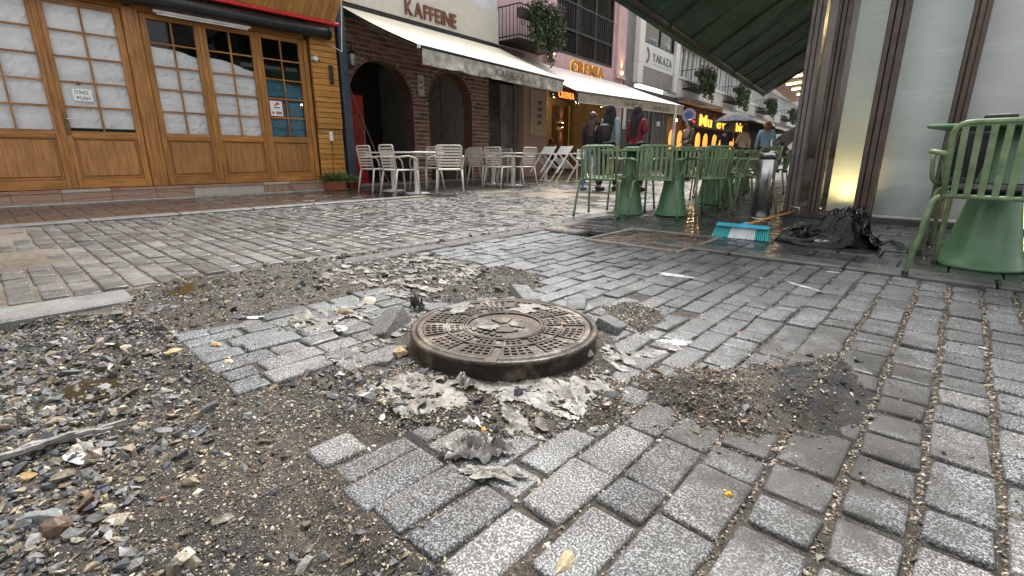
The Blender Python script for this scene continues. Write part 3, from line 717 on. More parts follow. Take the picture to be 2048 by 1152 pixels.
def lace(poly, label, seed, th=.42, relief=.016, step=.0045, mat='tissue', name='tissue_pulp'):
    """ragged wet pulp: a crinkled skin over the ground, torn through in places"""
    P = gpoly(poly); xs = [p[0] for p in P]; ys = [p[1] for p in P]; X, Y = np.meshgrid(np.arange(min(xs), max(xs), step), np.arange(min(ys), max(ys), step))
    o = seed * 7.3; q = fbm(X * 16 + 2 * vnoise(X * 9, Y * 9) + o, Y * 34, 4); ridge = (1 - np.abs(2 * q - 1)) ** 3; sd_ = poly_sd(X, Y, P); d = np.hypot(X - MHX, Y - MHY)
    g = np.maximum(height(X, Y), -.003); g = np.where(d < MHR + .012, MHZ, g); edge = smooth01(sd_, -.01, .05)
    Z = g + .002 + relief * edge * (ridge * 1.0 + .5 * (fbm(X * 60 + o, Y * 60, 3) - .45)); X2 = X + .006 * (vnoise(X * 90 + o, Y * 90) - .5); Y2 = Y + .006 * (vnoise(X * 90, Y * 90 + o) - .5)
    keep = fbm(X * 20 + 3 * vnoise(X * 7 + o, Y * 7), Y * 34 + o, 5) - .32 * (1 - edge) > th - .10
    m_ = X.shape[1]; ii, jj = np.meshgrid(np.arange(X.shape[0] - 1), np.arange(m_ - 1), indexing='ij'); keep &= (d > MHR + .022) if np.hypot(np.mean(xs) - MHX, np.mean(ys) - MHY) > MHR else (d < MHR - .012); k_ = keep[:-1, :-1] & (sd_[:-1, :-1] > -.015); a_ = (ii * m_ + jj)[k_]; F = np.c_[a_, a_ + 1, a_ + m_ + 1, a_ + m_]
    us = np.unique(F); mp = np.zeros(X.size, int); mp[us] = np.arange(len(us)); V = np.c_[X2.ravel(), Y2.ravel(), Z.ravel()][us]
    o_ = link(name, np_mesh(name, V, mp[F], mat, smooth=True)); return tag(o_, label, 'litter')
lace([(875, 770), (950, 745), (1120, 762), (1215, 740), (1235, 790), (1190, 835), (1090, 872), (985, 880), (930, 850), (960, 800)], 'heap of wet tissue pulp spread before the manhole', 1, .51, .007)
lace([(700, 790), (800, 745), (900, 760), (960, 800), (900, 840), (790, 850)], 'thin tissue film over the half sunk setts before the manhole', 2, .53, .005, mat='grey_tissue')
lace([(1185, 690), (1290, 700), (1390, 665), (1380, 700), (1270, 735), (1215, 760)], 'tissue film trailing away from the far rim of the manhole', 3, .50, .006)
lace([(540, 650), (600, 618), (720, 605), (760, 625), (690, 655), (600, 672)], 'ragged pale tissue heap on the sett patch behind the manhole', 4, .52, .009)
lace([(610, 722), (700, 690), (810, 650), (840, 660), (760, 700), (660, 740)], 'pale stringy tissue across the sett patch beside the manhole', 5, .54, .006, mat='grey_tissue')
lace([(620, 530), (760, 500), (900, 515), (1000, 560), (820, 600), (640, 580)], 'muddy tissue scraps in the far dirt behind the cover', 6, .67, .006, .006, 'grey_tissue')
lace([(850, 640), (930, 620), (960, 650), (900, 672)], 'white pulp stain on the manhole cover, nearer the tilted sett', 7, .50, .003)
lace([(985, 660), (1060, 630), (1115, 650), (1060, 668)], 'white pulp stain on the middle of the manhole cover', 8, .50, .003)
lace([(930, 690), (1000, 685), (1010, 705), (950, 706)], 'small pulp stain near the near edge of the cover', 9, .50, .003)
TS = [(930, 780, .09, .06, .9, 'tissue', .03, 'small white clump of tissue leaning on the manhole ring'), (1345, 685, .11, .06, .5, 'white_paper', .006, 'white plaster smear on the setts past the manhole'), (506, 636, .08, .035, .9, 'white_paper', .006, 'white paper scrap lying flat on the sett patch'), (680, 660, .07, .05, .3, 'white_paper', .02, 'folded white scrap by the tilted sett'), (1352, 552, .20, .08, .2, 'white_paper', .005, 'white smear on the far setts near the service cover'), (1608, 574, .22, .035, -.55, 'white_paper', .004, 'long white paper strip on the far setts'), (1535, 560, .12, .03, -.4, 'white_paper', .003, 'thin white streak on a sett behind the paper strip'), (1665, 545, .07, .02, .3, 'white_paper', .004, 'white sliver near the dark kerb'), (1640, 805, .012, .03, .3, 'white_paper', .003, 'small white butt on the dark dirt heap'), (1570, 803, .030, .012, .3, 'white_paper', .003, 'white filter scrap on the brown dirt heap'), (1965, 697, .030, .012, -.3, 'white_paper', .003, 'tiny white scrap on a sett by the pavement side')]
for k, (px, py, a, b, rt, m, rel, lab) in enumerate(TS): crumple('wet_tissue' if 'paper' not in m else 'paper_scrap', px, py, a, b, rt, m, lab, 'litter', rel, 26 if a > .1 else 14, k + 3)
crumple('torn_rag', 960, 905, .17, .085, .85, 'rag', 'torn grey plastic rag crumpled on the setts before the manhole', 'rag', .034, 34, 77, .004, False, 1.1)
crumple('paper_scrap', 945, 870, .05, .04, .85, 'white_paper', 'white scrap stuck on the grey plastic rag', 'litter', .02, 14, 78, .028, False)
rock(968, 893, .008, (.65, .34, .03), 'orange crumb sitting on the grey plastic rag', 0, z=.045)
crumple('plastic_scrap', 910, 617, .03, .018, .4, plain('turquoise_plastic', (.10, .45, .48), .4), 'turquoise plastic scrap at the back of the manhole cover', 'litter', .008, 10, 55, .006)
crumple('torn_rag', 835, 620, .07, .05, .3, plain('black_rag', (.012, .012, .013), .4), 'black rag caught at the back rim of the manhole', 'rag', .06, 16, 56, .01)
crumple('leaf', 1125, 688, .030, .022, .2, plain('brown_leaf', (.16, .065, .02), .5), 'brown leaf lying on the manhole cover edge', 'leaf', .004, 9, 57, .002)
crumple('torn_rag', 985, 950, .17, .05, .62, 'grey_tissue', 'flat grey film stuck to a sett below the plastic rag', 'rag', .010, 20, 58, .003, False)
k0 = at(-40, 905); k1 = at(245, 828)
sp = empty('wood_splinter', (*k0[:2], 0), 0, 'long grey weathered wooden splinter lying on the gravel', 'wood')
for q in range(4):
    n = 14; pts = []
    for i in range(n):
        t_ = i / (n - 1); p = k0 + (k1 - k0) * (t_ * (1 - .12 * q)) ; off = (q - 1.5) * .012
        pts.append((p[0] - k0[0] + off * .6, p[1] - k0[1] - off * .4 + .006 * math.sin(t_ * 6 + q), float(height(p[0], p[1])) + .016 + .004 * q + .004 * math.sin(t_ * 9 + q * 2)))
    MB().tube(pts, [.009 * (1 - .85 * abs(i / (n - 1) - .45) ** 1.2) for i in range(n)], 5).build('splinter', plain('grey_wood', (.20, .19, .175), .6, var=.5, vscale=25, bump=.8), sp)
g0 = at(-120, 1010)
tag(MB().cbox((-.05, -.09, -.05), (.05, .09, .012), .004).build('kerb_block', 'granite', None, False, (g0[0] - .03, g0[1] - .035, -.005), (.03, 0, R(-4))), 'grey granite kerb block cut off by the corner of the gravel bed', 'paving stone')
g0 = at(-40, 1120)
tag(MB().cbox((-.05, -.05, -.05), (.05, .05, .006), .006).build('kerb_block', plain('tan_stone', (.30, .25, .19), .6, bump=.5), None, False, (g0[0] - .04, g0[1] - .045, -.02), (0, .03, R(-4))), 'tan stone block below the grey kerb block at the gravel corner', 'paving stone')
# puddles standing in the hollows
pud = NT('puddle'); pud.out((.035, .028, .016), .03, Specular_IOR_Level=.6); MATS['puddle'] = pud.m
for px, py, a, b, lab in ((370, 572, .20, .09, 'brown puddle in the dirt behind the sett patch'), (215, 742, .12, .07, 'brown water standing in the gravel bed'), (440, 562, .14, .06, 'thin puddle reflecting the sky behind the dirt')):
    g = at(px, py); n = 40; v = [(g[0], g[1], 0)] + [(g[0] + a * (.75 + .5 * vnoise(np.array(3 * math.cos(q) + px), np.array(3 * math.sin(q)))) * math.cos(q), g[1] + b * 1.6 * (.75 + .5 * vnoise(np.array(3 * math.cos(q) + px), np.array(3 * math.sin(q)))) * math.sin(q), 0) for q in np.linspace(0, 2 * math.pi, n, endpoint=False)]
    zz = float(np.quantile(height(np.array([p[0] for p in v]), np.array([p[1] for p in v])), .55)) + .002
    tag(MB().add([(p[0], p[1], zz) for p in v], [(0, i + 1, (i + 1) % n + 1) for i in range(n)]).build('puddle', 'puddle'), lab, 'puddle')

# ------------------------------------------------------------------ timber shop
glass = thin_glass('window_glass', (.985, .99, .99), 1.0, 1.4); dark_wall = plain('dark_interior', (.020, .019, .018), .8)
FX = -9.2
shop = empty('timber_shop', (FX, 0, 0), 0, 'shuttered timber shopfront with glazed folding doors on a marble step', 'shop')
def slab_mat():
    k = NT('pink_marble'); v = k.P((3, 3, 3)); wv = k.n('TexWave'); wv.inputs['Scale'].default_value = 1.1; wv.inputs['Distortion'].default_value = 5; wv.inputs['Detail'].default_value = 3
    rnd = k.n('ObjectInfo').outputs['Random']; rot = k.n('VectorRotate', rotation_type='EULER_XYZ'); cb = k.n('CombineXYZ'); mu = k.n('Math', operation='MULTIPLY'); k.l(rnd, mu.inputs[0]); mu.inputs[1].default_value = 6
    for i in range(3): k.l(mu.outputs[0], cb.inputs[i])
    k.l(v, rot.inputs['Vector']); k.l(cb.outputs[0], rot.inputs['Rotation']); k.l(rot.outputs[0], wv.inputs['Vector'])
    col = k.ramp(wv.outputs['Fac'], [(.1, (.27, .145, .10)), (.45, (.38, .24, .18)), (.8, (.30, .20, .15))])
    col = k.mix(k.ramp(rnd, [(.8, 0.), (.82, .8)]), col, (.44, .42, .38)); MATS['pink_marble'] = k.out(col, .3)
slab_mat()
step = bar('step', (-.35, -3.2, -.05), (.10, 5.02, .195), plain('step_core', (.2, .17, .14), .6), shop)
y = -3.2
while y < 4.95:
    L = random.choice([.46, .5, .54]); MB().cbox((.102, y + .002, .03), (.122, min(y + L, 5.02) - .002, .155), .002).build('facing_slab', 'pink_marble', step)
    MB().cbox((-.1, y + .002, .157), (.13, min(y + L, 5.02) - .002, .198), .004).build('tread_slab', 'pink_marble', step); y += L
bar('kerb_strip', (.125, -3.2, -.05), (.20, 5.0, .028), plain('pale_strip', (.40, .38, .35), .5), shop)
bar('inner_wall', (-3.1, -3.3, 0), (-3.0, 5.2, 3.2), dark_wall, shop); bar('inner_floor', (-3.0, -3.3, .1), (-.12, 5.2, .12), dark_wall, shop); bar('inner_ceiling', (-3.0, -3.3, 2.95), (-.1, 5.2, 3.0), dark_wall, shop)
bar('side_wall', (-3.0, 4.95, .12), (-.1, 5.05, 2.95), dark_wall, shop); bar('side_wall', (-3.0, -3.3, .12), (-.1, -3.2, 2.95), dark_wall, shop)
DZ0, DZ1, GB0 = .205, 2.66, .985
def leaf(y0, y1, handle=False, nrow=5):
    d = empty('door', (0, 0, 0)); d.parent = shop; sw = .085
    for a, b in ((y0 + .003, y0 + sw), (y1 - sw, y1 - .003)): bar('stile', (-.055, a, DZ0), (.0, b, DZ1), 'door_wood', d)
    bar('bottom_rail', (-.053, y0 + sw, DZ0), (-.002, y1 - sw, DZ0 + .13), 'rail_wood', d); bar('mid_rail', (-.053, y0 + sw, GB0 - .085), (-.002, y1 - sw, GB0), 'rail_wood', d); bar('top_rail', (-.053, y0 + sw, DZ1 - .07), (-.002, y1 - sw, DZ1), 'rail_wood', d)
    MB().cbox((-.045, y0 + sw, DZ0 + .13), (-.028, y1 - sw, GB0 - .085), .002).build('panel_back', 'panel_wood', d)
    MB().cbox((-.03, y0 + sw + .035, DZ0 + .165), (-.010, y1 - sw - .035, GB0 - .12), .012).build('panel', 'panel_wood', d)
    for a0, a1 in (((y0 + sw, DZ0 + .13), (y1 - sw, DZ0 + .146)), ((y0 + sw, GB0 - .101), (y1 - sw, GB0 - .085))): bar('moulding', (-.03, a0[0], a0[1]), (.004, a1[0], a1[1]), 'rail_wood', d)
    ym = (y0 + y1) / 2; ph = (DZ1 - .07 - GB0) / nrow
    bar('muntin', (-.042, ym - .011, GB0), (-.004, ym + .011, DZ1 - .07), 'door_wood', d)
    for i in range(1, nrow): bar('muntin', (-.040, y0 + sw, GB0 + i * ph - .011), (-.006, y1 - sw, GB0 + i * ph + .011), 'rail_wood', d)
    pane = MB().sheet([[(-.030, 0, 0), (-.030, 1, 0)], [(-.030, 0, 1), (-.030, 1, 1)]]).mesh('pane', glass)
    for i in range(nrow):
        for a, b in ((y0 + sw, ym - .011), (ym + .011, y1 - sw)): link('pane', pane, d, (0, a, GB0 + i * ph + .011), (0, 0, 0), (1, b - a, ph - .022))
    if handle:
        br = plain('aged_brass', (.16, .12, .07), .35, .8)
        MB().cbox((.0, y0 + .035, .93), (.008, y0 + .075, 1.22), .003).build('handle_plate', br, d)
        MB().tube(bend([(.006, y0 + .055, 1.14), (.05, y0 + .055, 1.14), (.052, y0 + .17, 1.135)], .015), .009, 8).build('handle', plain('worn_steel', (.6, .58, .55), .3, .9), d)
        MB().tube([(.012, y0 + .055 + .016 * math.cos(q), .975 + .035 * math.sin(q)) for q in np.linspace(0, 2 * math.pi, 13)], .005, 6).build('pull_ring', br, d)
    return d
LEAVES = [(-1.72, -.86), (-.86, .04), (.04, .94), (.94, 1.84), (2.05, 2.82), (2.82, 3.65), (3.65, 4.45)]
for k, (a, b) in enumerate(LEAVES): leaf(a, b, k == 3)
bar('post', (-.10, 1.845, .2), (.03, 2.045, 2.70), 'door_wood', shop, .012); bar('post_moulding', (.03, 1.90, .2), (.045, 1.99, 2.70), 'door_wood', shop, .008)
for y0 in (.905, 2.79, 3.62): bar('cover_strip', (.001, y0, .205), (.022, y0 + .06, 2.66), 'door_wood', shop, .008)
bar('post', (-.10, 4.455, .2), (.02, 4.53, 2.72), 'door_wood', shop, .01); bar('lintel', (-.10, -3.2, 2.665), (.02, 5.0, 2.95), 'rail_wood', shop, .006)
# plank cladding of the end pillar
bar('pillar_core', (-.12, 4.535, .2), (.06, 5.03, 3.0), plain('dark_batten', (.05, .025, .01), .7), shop)
z = .205
while z < 2.95:
    h_ = random.choice([.092, .10, .108]); b = MB().cbox((-.10, 4.54 + random.gauss(0, .003), z + .004), (.085 if z < 1.1 else .12, 5.035, z + h_ - .004), .004); b.build('plank', 'plank_wood', shop); z += h_
# sloping board eave with red trim
sb0, sb1 = Vector((.22, 0, 2.98)), Vector((.66, 0, 3.48)); dr = (sb1 - sb0); ln = dr.length; dr.normalize()
Ms = Matrix(((dr.x, 0, -dr.z, sb0.x), (0, 1, 0, 0), (dr.z, 0, dr.x, sb0.z), (0, 0, 0, 1)))
y = -3.2
while y < 5.0:
    MB().cbox((0, y + .003, 0), (ln, y + .097, .022), .004, Ms).build('eave_board', 'board_wood', shop); y += .1
bar('eave_back', (.0, -3.2, 2.95), (.2, 5.04, 3.02), plain('dark_batten', (.05, .025, .01), .7), shop)
MB().cbox((.16, -3.2, 2.945), (.27, 5.06, 2.995), .008).build('red_trim', plain('red_paint', (.62, .018, .03), .35, var=.15), shop)
bar('upper_wall', (-.3, -3.2, 3.0), (-.02, 5.05, 7.5), plain('cream_wall', (.50, .46, .40), .8, bump=.2), shop)
wl = MB().tube(bend([(.26, 5.07, 2.55), (.26, 5.07, 2.52), (.30, 4.86, 2.58)], .01), .008, 6); wl.tube([(.26, 5.07, 2.53), (.45, 5.07, 3.7)], .010, 6); wl.build('white_conduit', plain('white_plastic', (.75, .75, .74), .4), shop)
ra = empty('rolled_awning', (FX, 0, 0), 0, 'rolled black awning cassette under the red trim of the timber shop', 'awning')
MB().tube([(.22, -3.2, 2.80), (.22, 4.83, 2.80)], .105, 20).build('roll', plain('black_fabric', (.018, .019, .022), .4, var=.4, vscale=9, bump=.3, bscale=30), ra, True)
MB().tube([(.22, 4.83, 2.80), (.22, 4.87, 2.80)], .115, 20).build('end_cap', plain('dark_metal', (.03, .032, .036), .4, .5), ra)
for yb in (-1.0, 1.9, 4.5): bar('bracket', (.0, yb, 2.70), (.2, yb + .05, 2.86), plain('dark_metal', (.03, .032, .036), .4, .5), ra)
tl = empty('tube_light', (FX, 0, 0), 0, 'unlit white fluorescent batten under the black awning roll', 'light')
MB().cbox((.14, 2.2, 2.655), (.19, 3.52, 2.69), .004).build('batten', plain('white_plastic', (.75, .75, .74), .4), tl); MB().tube([(.165, 2.24, 2.640), (.165, 3.48, 2.640)], .013, 10).build('tube', plain('white_tube', (.8, .8, .8), .3), tl)
bar('mount', (.02, 2.7, 2.66), (.14, 2.76, 2.69), plain('white_plastic', (.75, .75, .74), .4), tl)
# paper hung behind the panes
def paper_mat(name, c):
    k = NT(name); f = k.noise(7, 5); MATS[name] = k.out(k.ramp(f, [(.3, tuple(q * .86 for q in c)), (.7, c)]), .7, k.noise(16, 4), .35, .02); return MATS[name]
paper_mat('paper_sheet', (.96, .965, .98)); paper_mat('blue_sheet', (.075, .22, .31))
def hang(y0, y1, z0, z1, mat, label, dz=0., seed=0, amp=.030, name='paper_sheet'):
    n, m = 26, 15; r = np.random.default_rng(seed); P = []; D = r.normal(0, .30, (n, m)) + np.array([[1.2 * abs(2 * float(fbm(np.array(i * .16 + seed * 5), np.array(j * .16), 2)) - 1) + .9 * ((i % 7) == 3) for j in range(m)] for i in range(n)]); ju = r.uniform(-.33, .33, (n, m, 2))
    for i in range(n):
        row = []
        for j in range(m):
            t, u = i / (n - 1), j / (m - 1); e_ = 0 < i < n - 1 and 0 < j < m - 1
            u += ju[i, j, 0] / m * e_; t += ju[i, j, 1] / n * e_; yy_ = y0 + (y1 - y0) * u; top = z1 + dz * (u - .5) + .015 * math.sin(u * 7 + seed)
            row.append((-.062 - amp * .75 * max(0., D[i, j]), yy_, z0 + (top - z0) * t))
        P.append(row)
    bb = MB().sheet(P); bb.f = [q for f_ in bb.f for q in ((f_[0], f_[1], f_[2]), (f_[0], f_[2], f_[3]))]; o_ = bb.build(name, mat, None, False, (FX, 0, 0)); return tag(o_, label, 'paper' if name == 'paper_sheet' else 'sheet')
hang(-1.66, -.90, .99, 2.6, 'paper_sheet', 'white paper behind the glass of the door cut by the frame edge', 0, 1)
hang(-.80, -.02, .99, 2.6, 'paper_sheet', 'white paper behind the second door glass from the frame edge', 0, 9)
hang(.10, .88, .995, 2.6, 'paper_sheet', 'crumpled white paper behind the glass beside the handled door', 0, 2)
hang(1.00, 1.78, 1.03, 2.62, 'paper_sheet', 'white paper behind the glass of the door with the handle', 0, 3)
hang(2.11, 2.76, .99, 2.20, 'paper_sheet', 'white paper behind the door glass right after the thick post, top panes bare', -.10, 4)
hang(2.88, 3.59, .99, 2.12, 'paper_sheet', 'white paper behind the door glass next to the blue sheet door', -.14, 5)
hang(3.71, 4.39, .99, 1.92, 'blue_sheet', 'blue plastic sheet behind the glass of the last narrow door', -.08, 6, .05, 'plastic_sheet')
pn = empty('push_notice', (FX, 0, 0), 0, 'white paper notice reading push taped inside the door with the handle', 'notice')
Mx = Matrix.Rotation(R(4), 4, 'X')
MB().cbox((-.026, 1.13, 1.385), (-.0245, 1.34, 1.545), .0005).build('paper', plain('notice_paper', (.86, .87, .85), .7, var=.05), pn)
lettering('İTİNİZ', (-.0240, 1.155, 1.478), .058, .0008, plain('notice_ink', (.05, .10, .07), .6), pn, width=.15, bold=.001); lettering('PUSH', (-.0240, 1.17, 1.405), .058, .0008, 'notice_ink', pn, width=.14, bold=.001)
MB().polar(.012, .026, 0, 2 * math.pi, 0, .001, 20).build('ring_mark', plain('black_print', (.02, .02, .022), .5), pn).matrix_local = Matrix.Translation((-.0246, 1.215, 1.62)) @ Matrix.Rotation(R(90), 4, 'Y')
wn = empty('warning_notice', (FX, 0, 0), 0, 'white and red sticker with camera sign on the blue sheet door', 'notice')
MB().cbox((-.0275, 3.745, 1.325), (-.0255, 3.985, 1.605), .0005).build('border', plain('notice_red', (.35, .02, .05), .5), wn); MB().cbox((-.0255, 3.760, 1.34), (-.0245, 3.970, 1.59), .0005).build('paper', plain('notice_white', (.82, .80, .80), .5, var=.05), wn)
pr = plain('sticker_red', (.55, .03, .03), .5); pk = plain('black_print', (.02, .02, .022), .5)
MB().cbox((-.0244, 3.86, 1.525), (-.0236, 3.92, 1.565), .0003, Matrix.Translation((0, 3.89, 1.54)) @ Mx @ Matrix.Translation((0, -3.89, -1.54))).box((-.0244, 3.83, 1.505), (-.0236, 3.86, 1.535)).build('camera_mark', pr, wn)
for y0, y1, z0 in ((3.825, 3.925, 1.470), (3.85, 3.95, 1.395), (3.85, 3.955, 1.368)): MB().cbox((-.0244, y0, z0), (-.0236, y1, z0 + .018), .0003).build('print_line', pk, wn)
MB().polar(.006, .022, 0, 2 * math.pi, 0, .0008, 16).build('hand_mark', pr, wn).matrix_local = Matrix.Translation((-.0244, 3.80, 1.39)) @ Matrix.Rotation(R(90), 4, 'Y')
def camera_unit(loc, rz, label, s=1.0):
    c = empty('security_camera', loc, rz, label, 'camera'); wp = plain('white_plastic', (.75, .75, .74), .4)
    MB().tube([(0, 0, 0), (.03 * s, 0, 0)], .045 * s, 14).build('base', wp, c, True); MB().tube([(.02 * s, 0, 0), (.07 * s, .02 * s, -.01 * s)], .014 * s, 8).build('arm', wp, c, True)
    MB().tube([(.05 * s, -.05 * s, .005 * s), (.08 * s, .08 * s, -.045 * s)], .032 * s, 12).build('body', wp, c, True); MB().tube([(.0803 * s, .081 * s, -.0455 * s), (.0815 * s, .086 * s, -.047 * s)], .024 * s, 10).build('lens', plain('black_lens', (.01, .01, .012), .1), c)
    return c
camera_unit((FX + .12, 4.62, 2.36), R(-50), 'white security camera on the last door post of the timber shop')
bw = empty('wall_speaker', (FX + .12, 4.88, 1.95), 0, 'slim black wall speaker on the plank pillar', 'speaker')
MB().cbox((0, -.035, 0), (.05, .035, .33), .008).build('case', plain('black_plastic', (.012, .012, .014), .4), bw); MB().cbox((.05, -.028, .02), (.054, .028, .31), .003).build('grille', plain('black_grille', (.02, .02, .02), .7), bw)
jb = empty('junction_box', (FX + .10, 4.78, .93), 0, 'small white junction box with a hanging cable on the plank pillar', 'box')
MB().cbox((-.02, -.03, 0), (.03, .03, .17), .005).build('case', plain('white_plastic', (.75, .75, .74), .4), jb); MB().tube([(.01, .0, 0), (.01, .01, -.2), (.0, -.02, -.42), (.0, .0, -.70)], .005, 6).build('cable', plain('black_plastic', (.012, .012, .014), .4), jb)
dp = empty('downpipe', (FX + .06, 5.16, 0), 0, 'dark blue-grey post between the timber shop and the brick cafe', 'pipe')
MB().cbox((-.07, -.075, .0), (.10, .075, 4.2), .01).build('shaft', plain('blue_grey_paint', (.035, .05, .07), .45, var=.3), dp); MB().cbox((-.08, -.085, .0), (.11, .085, .09), .008).build('foot', plain('dark_metal', (.03, .032, .036), .4, .5), dp)
# potted plants at the foot
def pot_plant(loc, w_, n, label, s=1.0, seed=3):
    e = empty('potted_plant', loc, 0, label, 'plant'); r = random.Random(seed)
    terra = plain('terracotta', (.24, .075, .035), .6)
    if w_ > .25: MB().cbox((-.10, -w_ / 2, 0), (.10, w_ / 2, .17), .012).build('pot', terra, e)
    else: MB().lathe([(.07, 0), (.09, .16), (.10, .16), (.10, .18), (.085, .18), (.08, .15), (0, .15)], n=16).build('pot', terra, e, True)
    b = MB()
    for k in range(n):
        a = r.uniform(0, 6.28); rr = r.uniform(0, w_ * .55); z0 = .14; L = r.uniform(.08, .24) * s; out = r.uniform(.2, 1)
        p0 = Vector((rr * math.cos(a) * .5, rr * math.sin(a), z0)); d = Vector((math.cos(a) * out, math.sin(a) * out, r.uniform(.6, 1.3))).normalized(); sd = d.orthogonal().normalized() * .012
        p1 = p0 + d * L * .6; p2 = p0 + d * L + Vector((0, 0, -.04 * out)); k0_ = len(b.v)
        b.v += [tuple(p0), tuple(p1 - sd), tuple(p1 + sd), tuple(p2)]; b.f += [(k0_, k0_ + 1, k0_ + 2), (k0_ + 1, k0_ + 3, k0_ + 2)]
    tag(b.build('foliage', plain('plant_leaf', (.075, .11, .03), .5, var=.5, vscale=30), e), kind='stuff'); return e
pot_plant((-8.90, 4.66, .012), .34, 300, 'green plant in a long terracotta trough by the plank pillar', 1.1)
pot_plant((-8.80, 4.98, .0), .18, 160, 'spiky plant in a small round terracotta pot beside the trough', .8, 5)

# ------------------------------------------------------------------ the row that runs on from the timber shop (turned by 5 degrees)
RO, RA = (-9.7, 5.0, 0), R(5)
def rw(x, y, z=0.):
    c, s = math.cos(RA), math.sin(RA); return (RO[0] + c * x - s * y, RO[1] + s * x + c * y, z)
def rowthing(name, label, cat): return empty(name, RO, RA, label, cat)
cafe = rowthing('brick_cafe', 'brick-arched cafe front with a cream name board above its awning', 'cafe')
A1, A2 = (1.49, .88, 1.78), (3.65, .79, 1.90)        # centre, radius, spring height
def openings(z):
    o_ = []
    for c, r, zs in (A1, A2):
        if z < zs: o_.append((c - r, c + r))
        elif z < zs + r: q = math.sqrt(r * r - (z - zs) ** 2); o_.append((c - q, c + q))
    return o_
b = MB(); bi2 = MB(); cuts = np.unique(np.concatenate([[.06, 5.14]] + [c + r * np.cos(np.linspace(0, math.pi, 25)) for c, r, _ in (A1, A2)])); TOPZ = 3.62
def low(y):
    for c, r, zs in (A1, A2):
        if abs(y - c) < r - 1e-6: return zs + math.sqrt(r * r - (y - c) ** 2)
    return 0.
for a, c_ in zip(cuts[:-1], cuts[1:]):
    m = (a + c_) / 2; ins = low(m) > 0; za, zb = (low(a) or low(a + 1e-4), low(c_) or low(c_ - 1e-4)) if ins else (0, 0)
    if ins: za = max(za, min(q[2] for q in (A1, A2) if abs(m - q[0]) < q[1])); zb = max(zb, min(q[2] for q in (A1, A2) if abs(m - q[0]) < q[1]))
    b.add([(-.012, a, za), (-.012, c_, zb), (-.012, c_, TOPZ), (-.012, a, TOPZ)], [(0, 1, 2, 3)]); bi2.add([(-.32, a, za), (-.32, c_, zb), (-.012, c_, zb), (-.012, a, za)], [(0, 1, 2, 3)]); b.add([(-.32, a, za), (-.32, c_, zb), (-.32, c_, TOPZ), (-.32, a, TOPZ)], [(3, 2, 1, 0)])
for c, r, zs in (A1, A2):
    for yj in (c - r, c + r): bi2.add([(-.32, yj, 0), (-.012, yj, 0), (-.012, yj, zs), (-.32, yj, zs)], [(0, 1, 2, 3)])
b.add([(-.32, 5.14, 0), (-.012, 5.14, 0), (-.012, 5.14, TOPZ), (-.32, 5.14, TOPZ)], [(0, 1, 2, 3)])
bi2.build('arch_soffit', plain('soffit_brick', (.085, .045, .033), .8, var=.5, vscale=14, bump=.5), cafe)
b.build('wall', plain('mortar', (.50, .45, .40), .85, var=.3, vscale=12, bump=.5), cafe)
def brick_mat(name):
    k = NT(name); rnd = k.n('ObjectInfo').outputs['Random'] if name == 'brick' else k.n('Attribute', attribute_name='tint').outputs['Fac']
    col = k.ramp(rnd, [(0, (.11, .052, .036)), (.4, (.19, .085, .056)), (.7, (.25, .125, .085)), (1, (.29, .18, .14))]); col = k.mix(1, col, k.ramp(k.noise(30, 5), [(.3, .6), (.7, 1.3)]), 'MULTIPLY')
    MATS[name] = k.out(col, .7, k.noise(80, 5), .7, .006)
brick_mat('brick'); brick_mat('brick_joined')
bricks = []; CH = .098; zi = 0
while zi * CH < TOPZ - .05:
    z = zi * CH + .006; off = .125 if zi % 2 else 0; y = .06 - off
    while y < 5.14:
        a, c_ = max(y, .06), min(y + .25, 5.14); y += .25; segs = [(a, c_)]
        for (o0, o1) in sum([openings(z + q) for q in (0., CH)], []):
            mg = .085 if z > 1.8 else .0; ns = []
            for s0, s1 in segs:
                if o1 + mg <= s0 or o0 - mg >= s1: ns.append((s0, s1)); continue
                if s0 < o0 - mg: ns.append((s0, o0 - mg))
                if s1 > o1 + mg: ns.append((o1 + mg, s1))
            segs = ns
        for s0, s1 in segs:
            if s1 - s0 > .045: bricks.append(((s0 + s1) / 2, z + CH / 2 - .006, (s1 - s0) - .020, CH - .020, 0.))
    zi += 1
for c, r, zs in (A1, A2):
    n = int(math.pi * (r + .04) / .078)
    for k in range(n):
        a = math.pi * (k + .5) / n; bricks.append((c + (r + .043) * math.cos(a), zs + (r + .043) * math.sin(a), .080, math.pi * (r + .0) / n - .018, a))
bricks.sort(key=lambda q: q[0] + abs(q[1] - 1.2) * .35); bm_ = MB().cbox((-.02, -.5, -.5), (.0, .5, .5), .006).mesh('brick', 'brick'); J = MB(); JT = []
for k, (y, z, L, H_, a) in enumerate(bricks):
    pr_ = random.uniform(.0, .008)
    if k < 300: link('brick', bm_, cafe, (pr_, y, z), (a, 0, 0), (1, L, H_))
    else: J.cbox((-.02, -L / 2, -H_ / 2), (0, L / 2, H_ / 2), .004, Matrix.Translation((pr_, y, z)) @ Matrix.Rotation(a, 4, 'X')); JT += [random.random()] * 24
me = J.mesh('brick_field', 'brick_joined'); at_ = me.attributes.new('tint', 'FLOAT', 'POINT'); at_.data.foreach_set('value', np.array(JT, dtype=np.float32)); tag(link('brick_field', me, cafe), kind='stuff')
bar('inner_back_wall', (-4.2, -.3, 0), (-4.1, 6.9, 3.5), dark_wall, cafe); bar('inner_floor', (-4.1, .0, -.04), (-.33, 6.7, .02), plain('inner_floor', (.05, .047, .045), .3), cafe); bar('inner_ceiling', (-4.1, -.3, 3.3), (-.33, 6.9, 3.4), dark_wall, cafe)
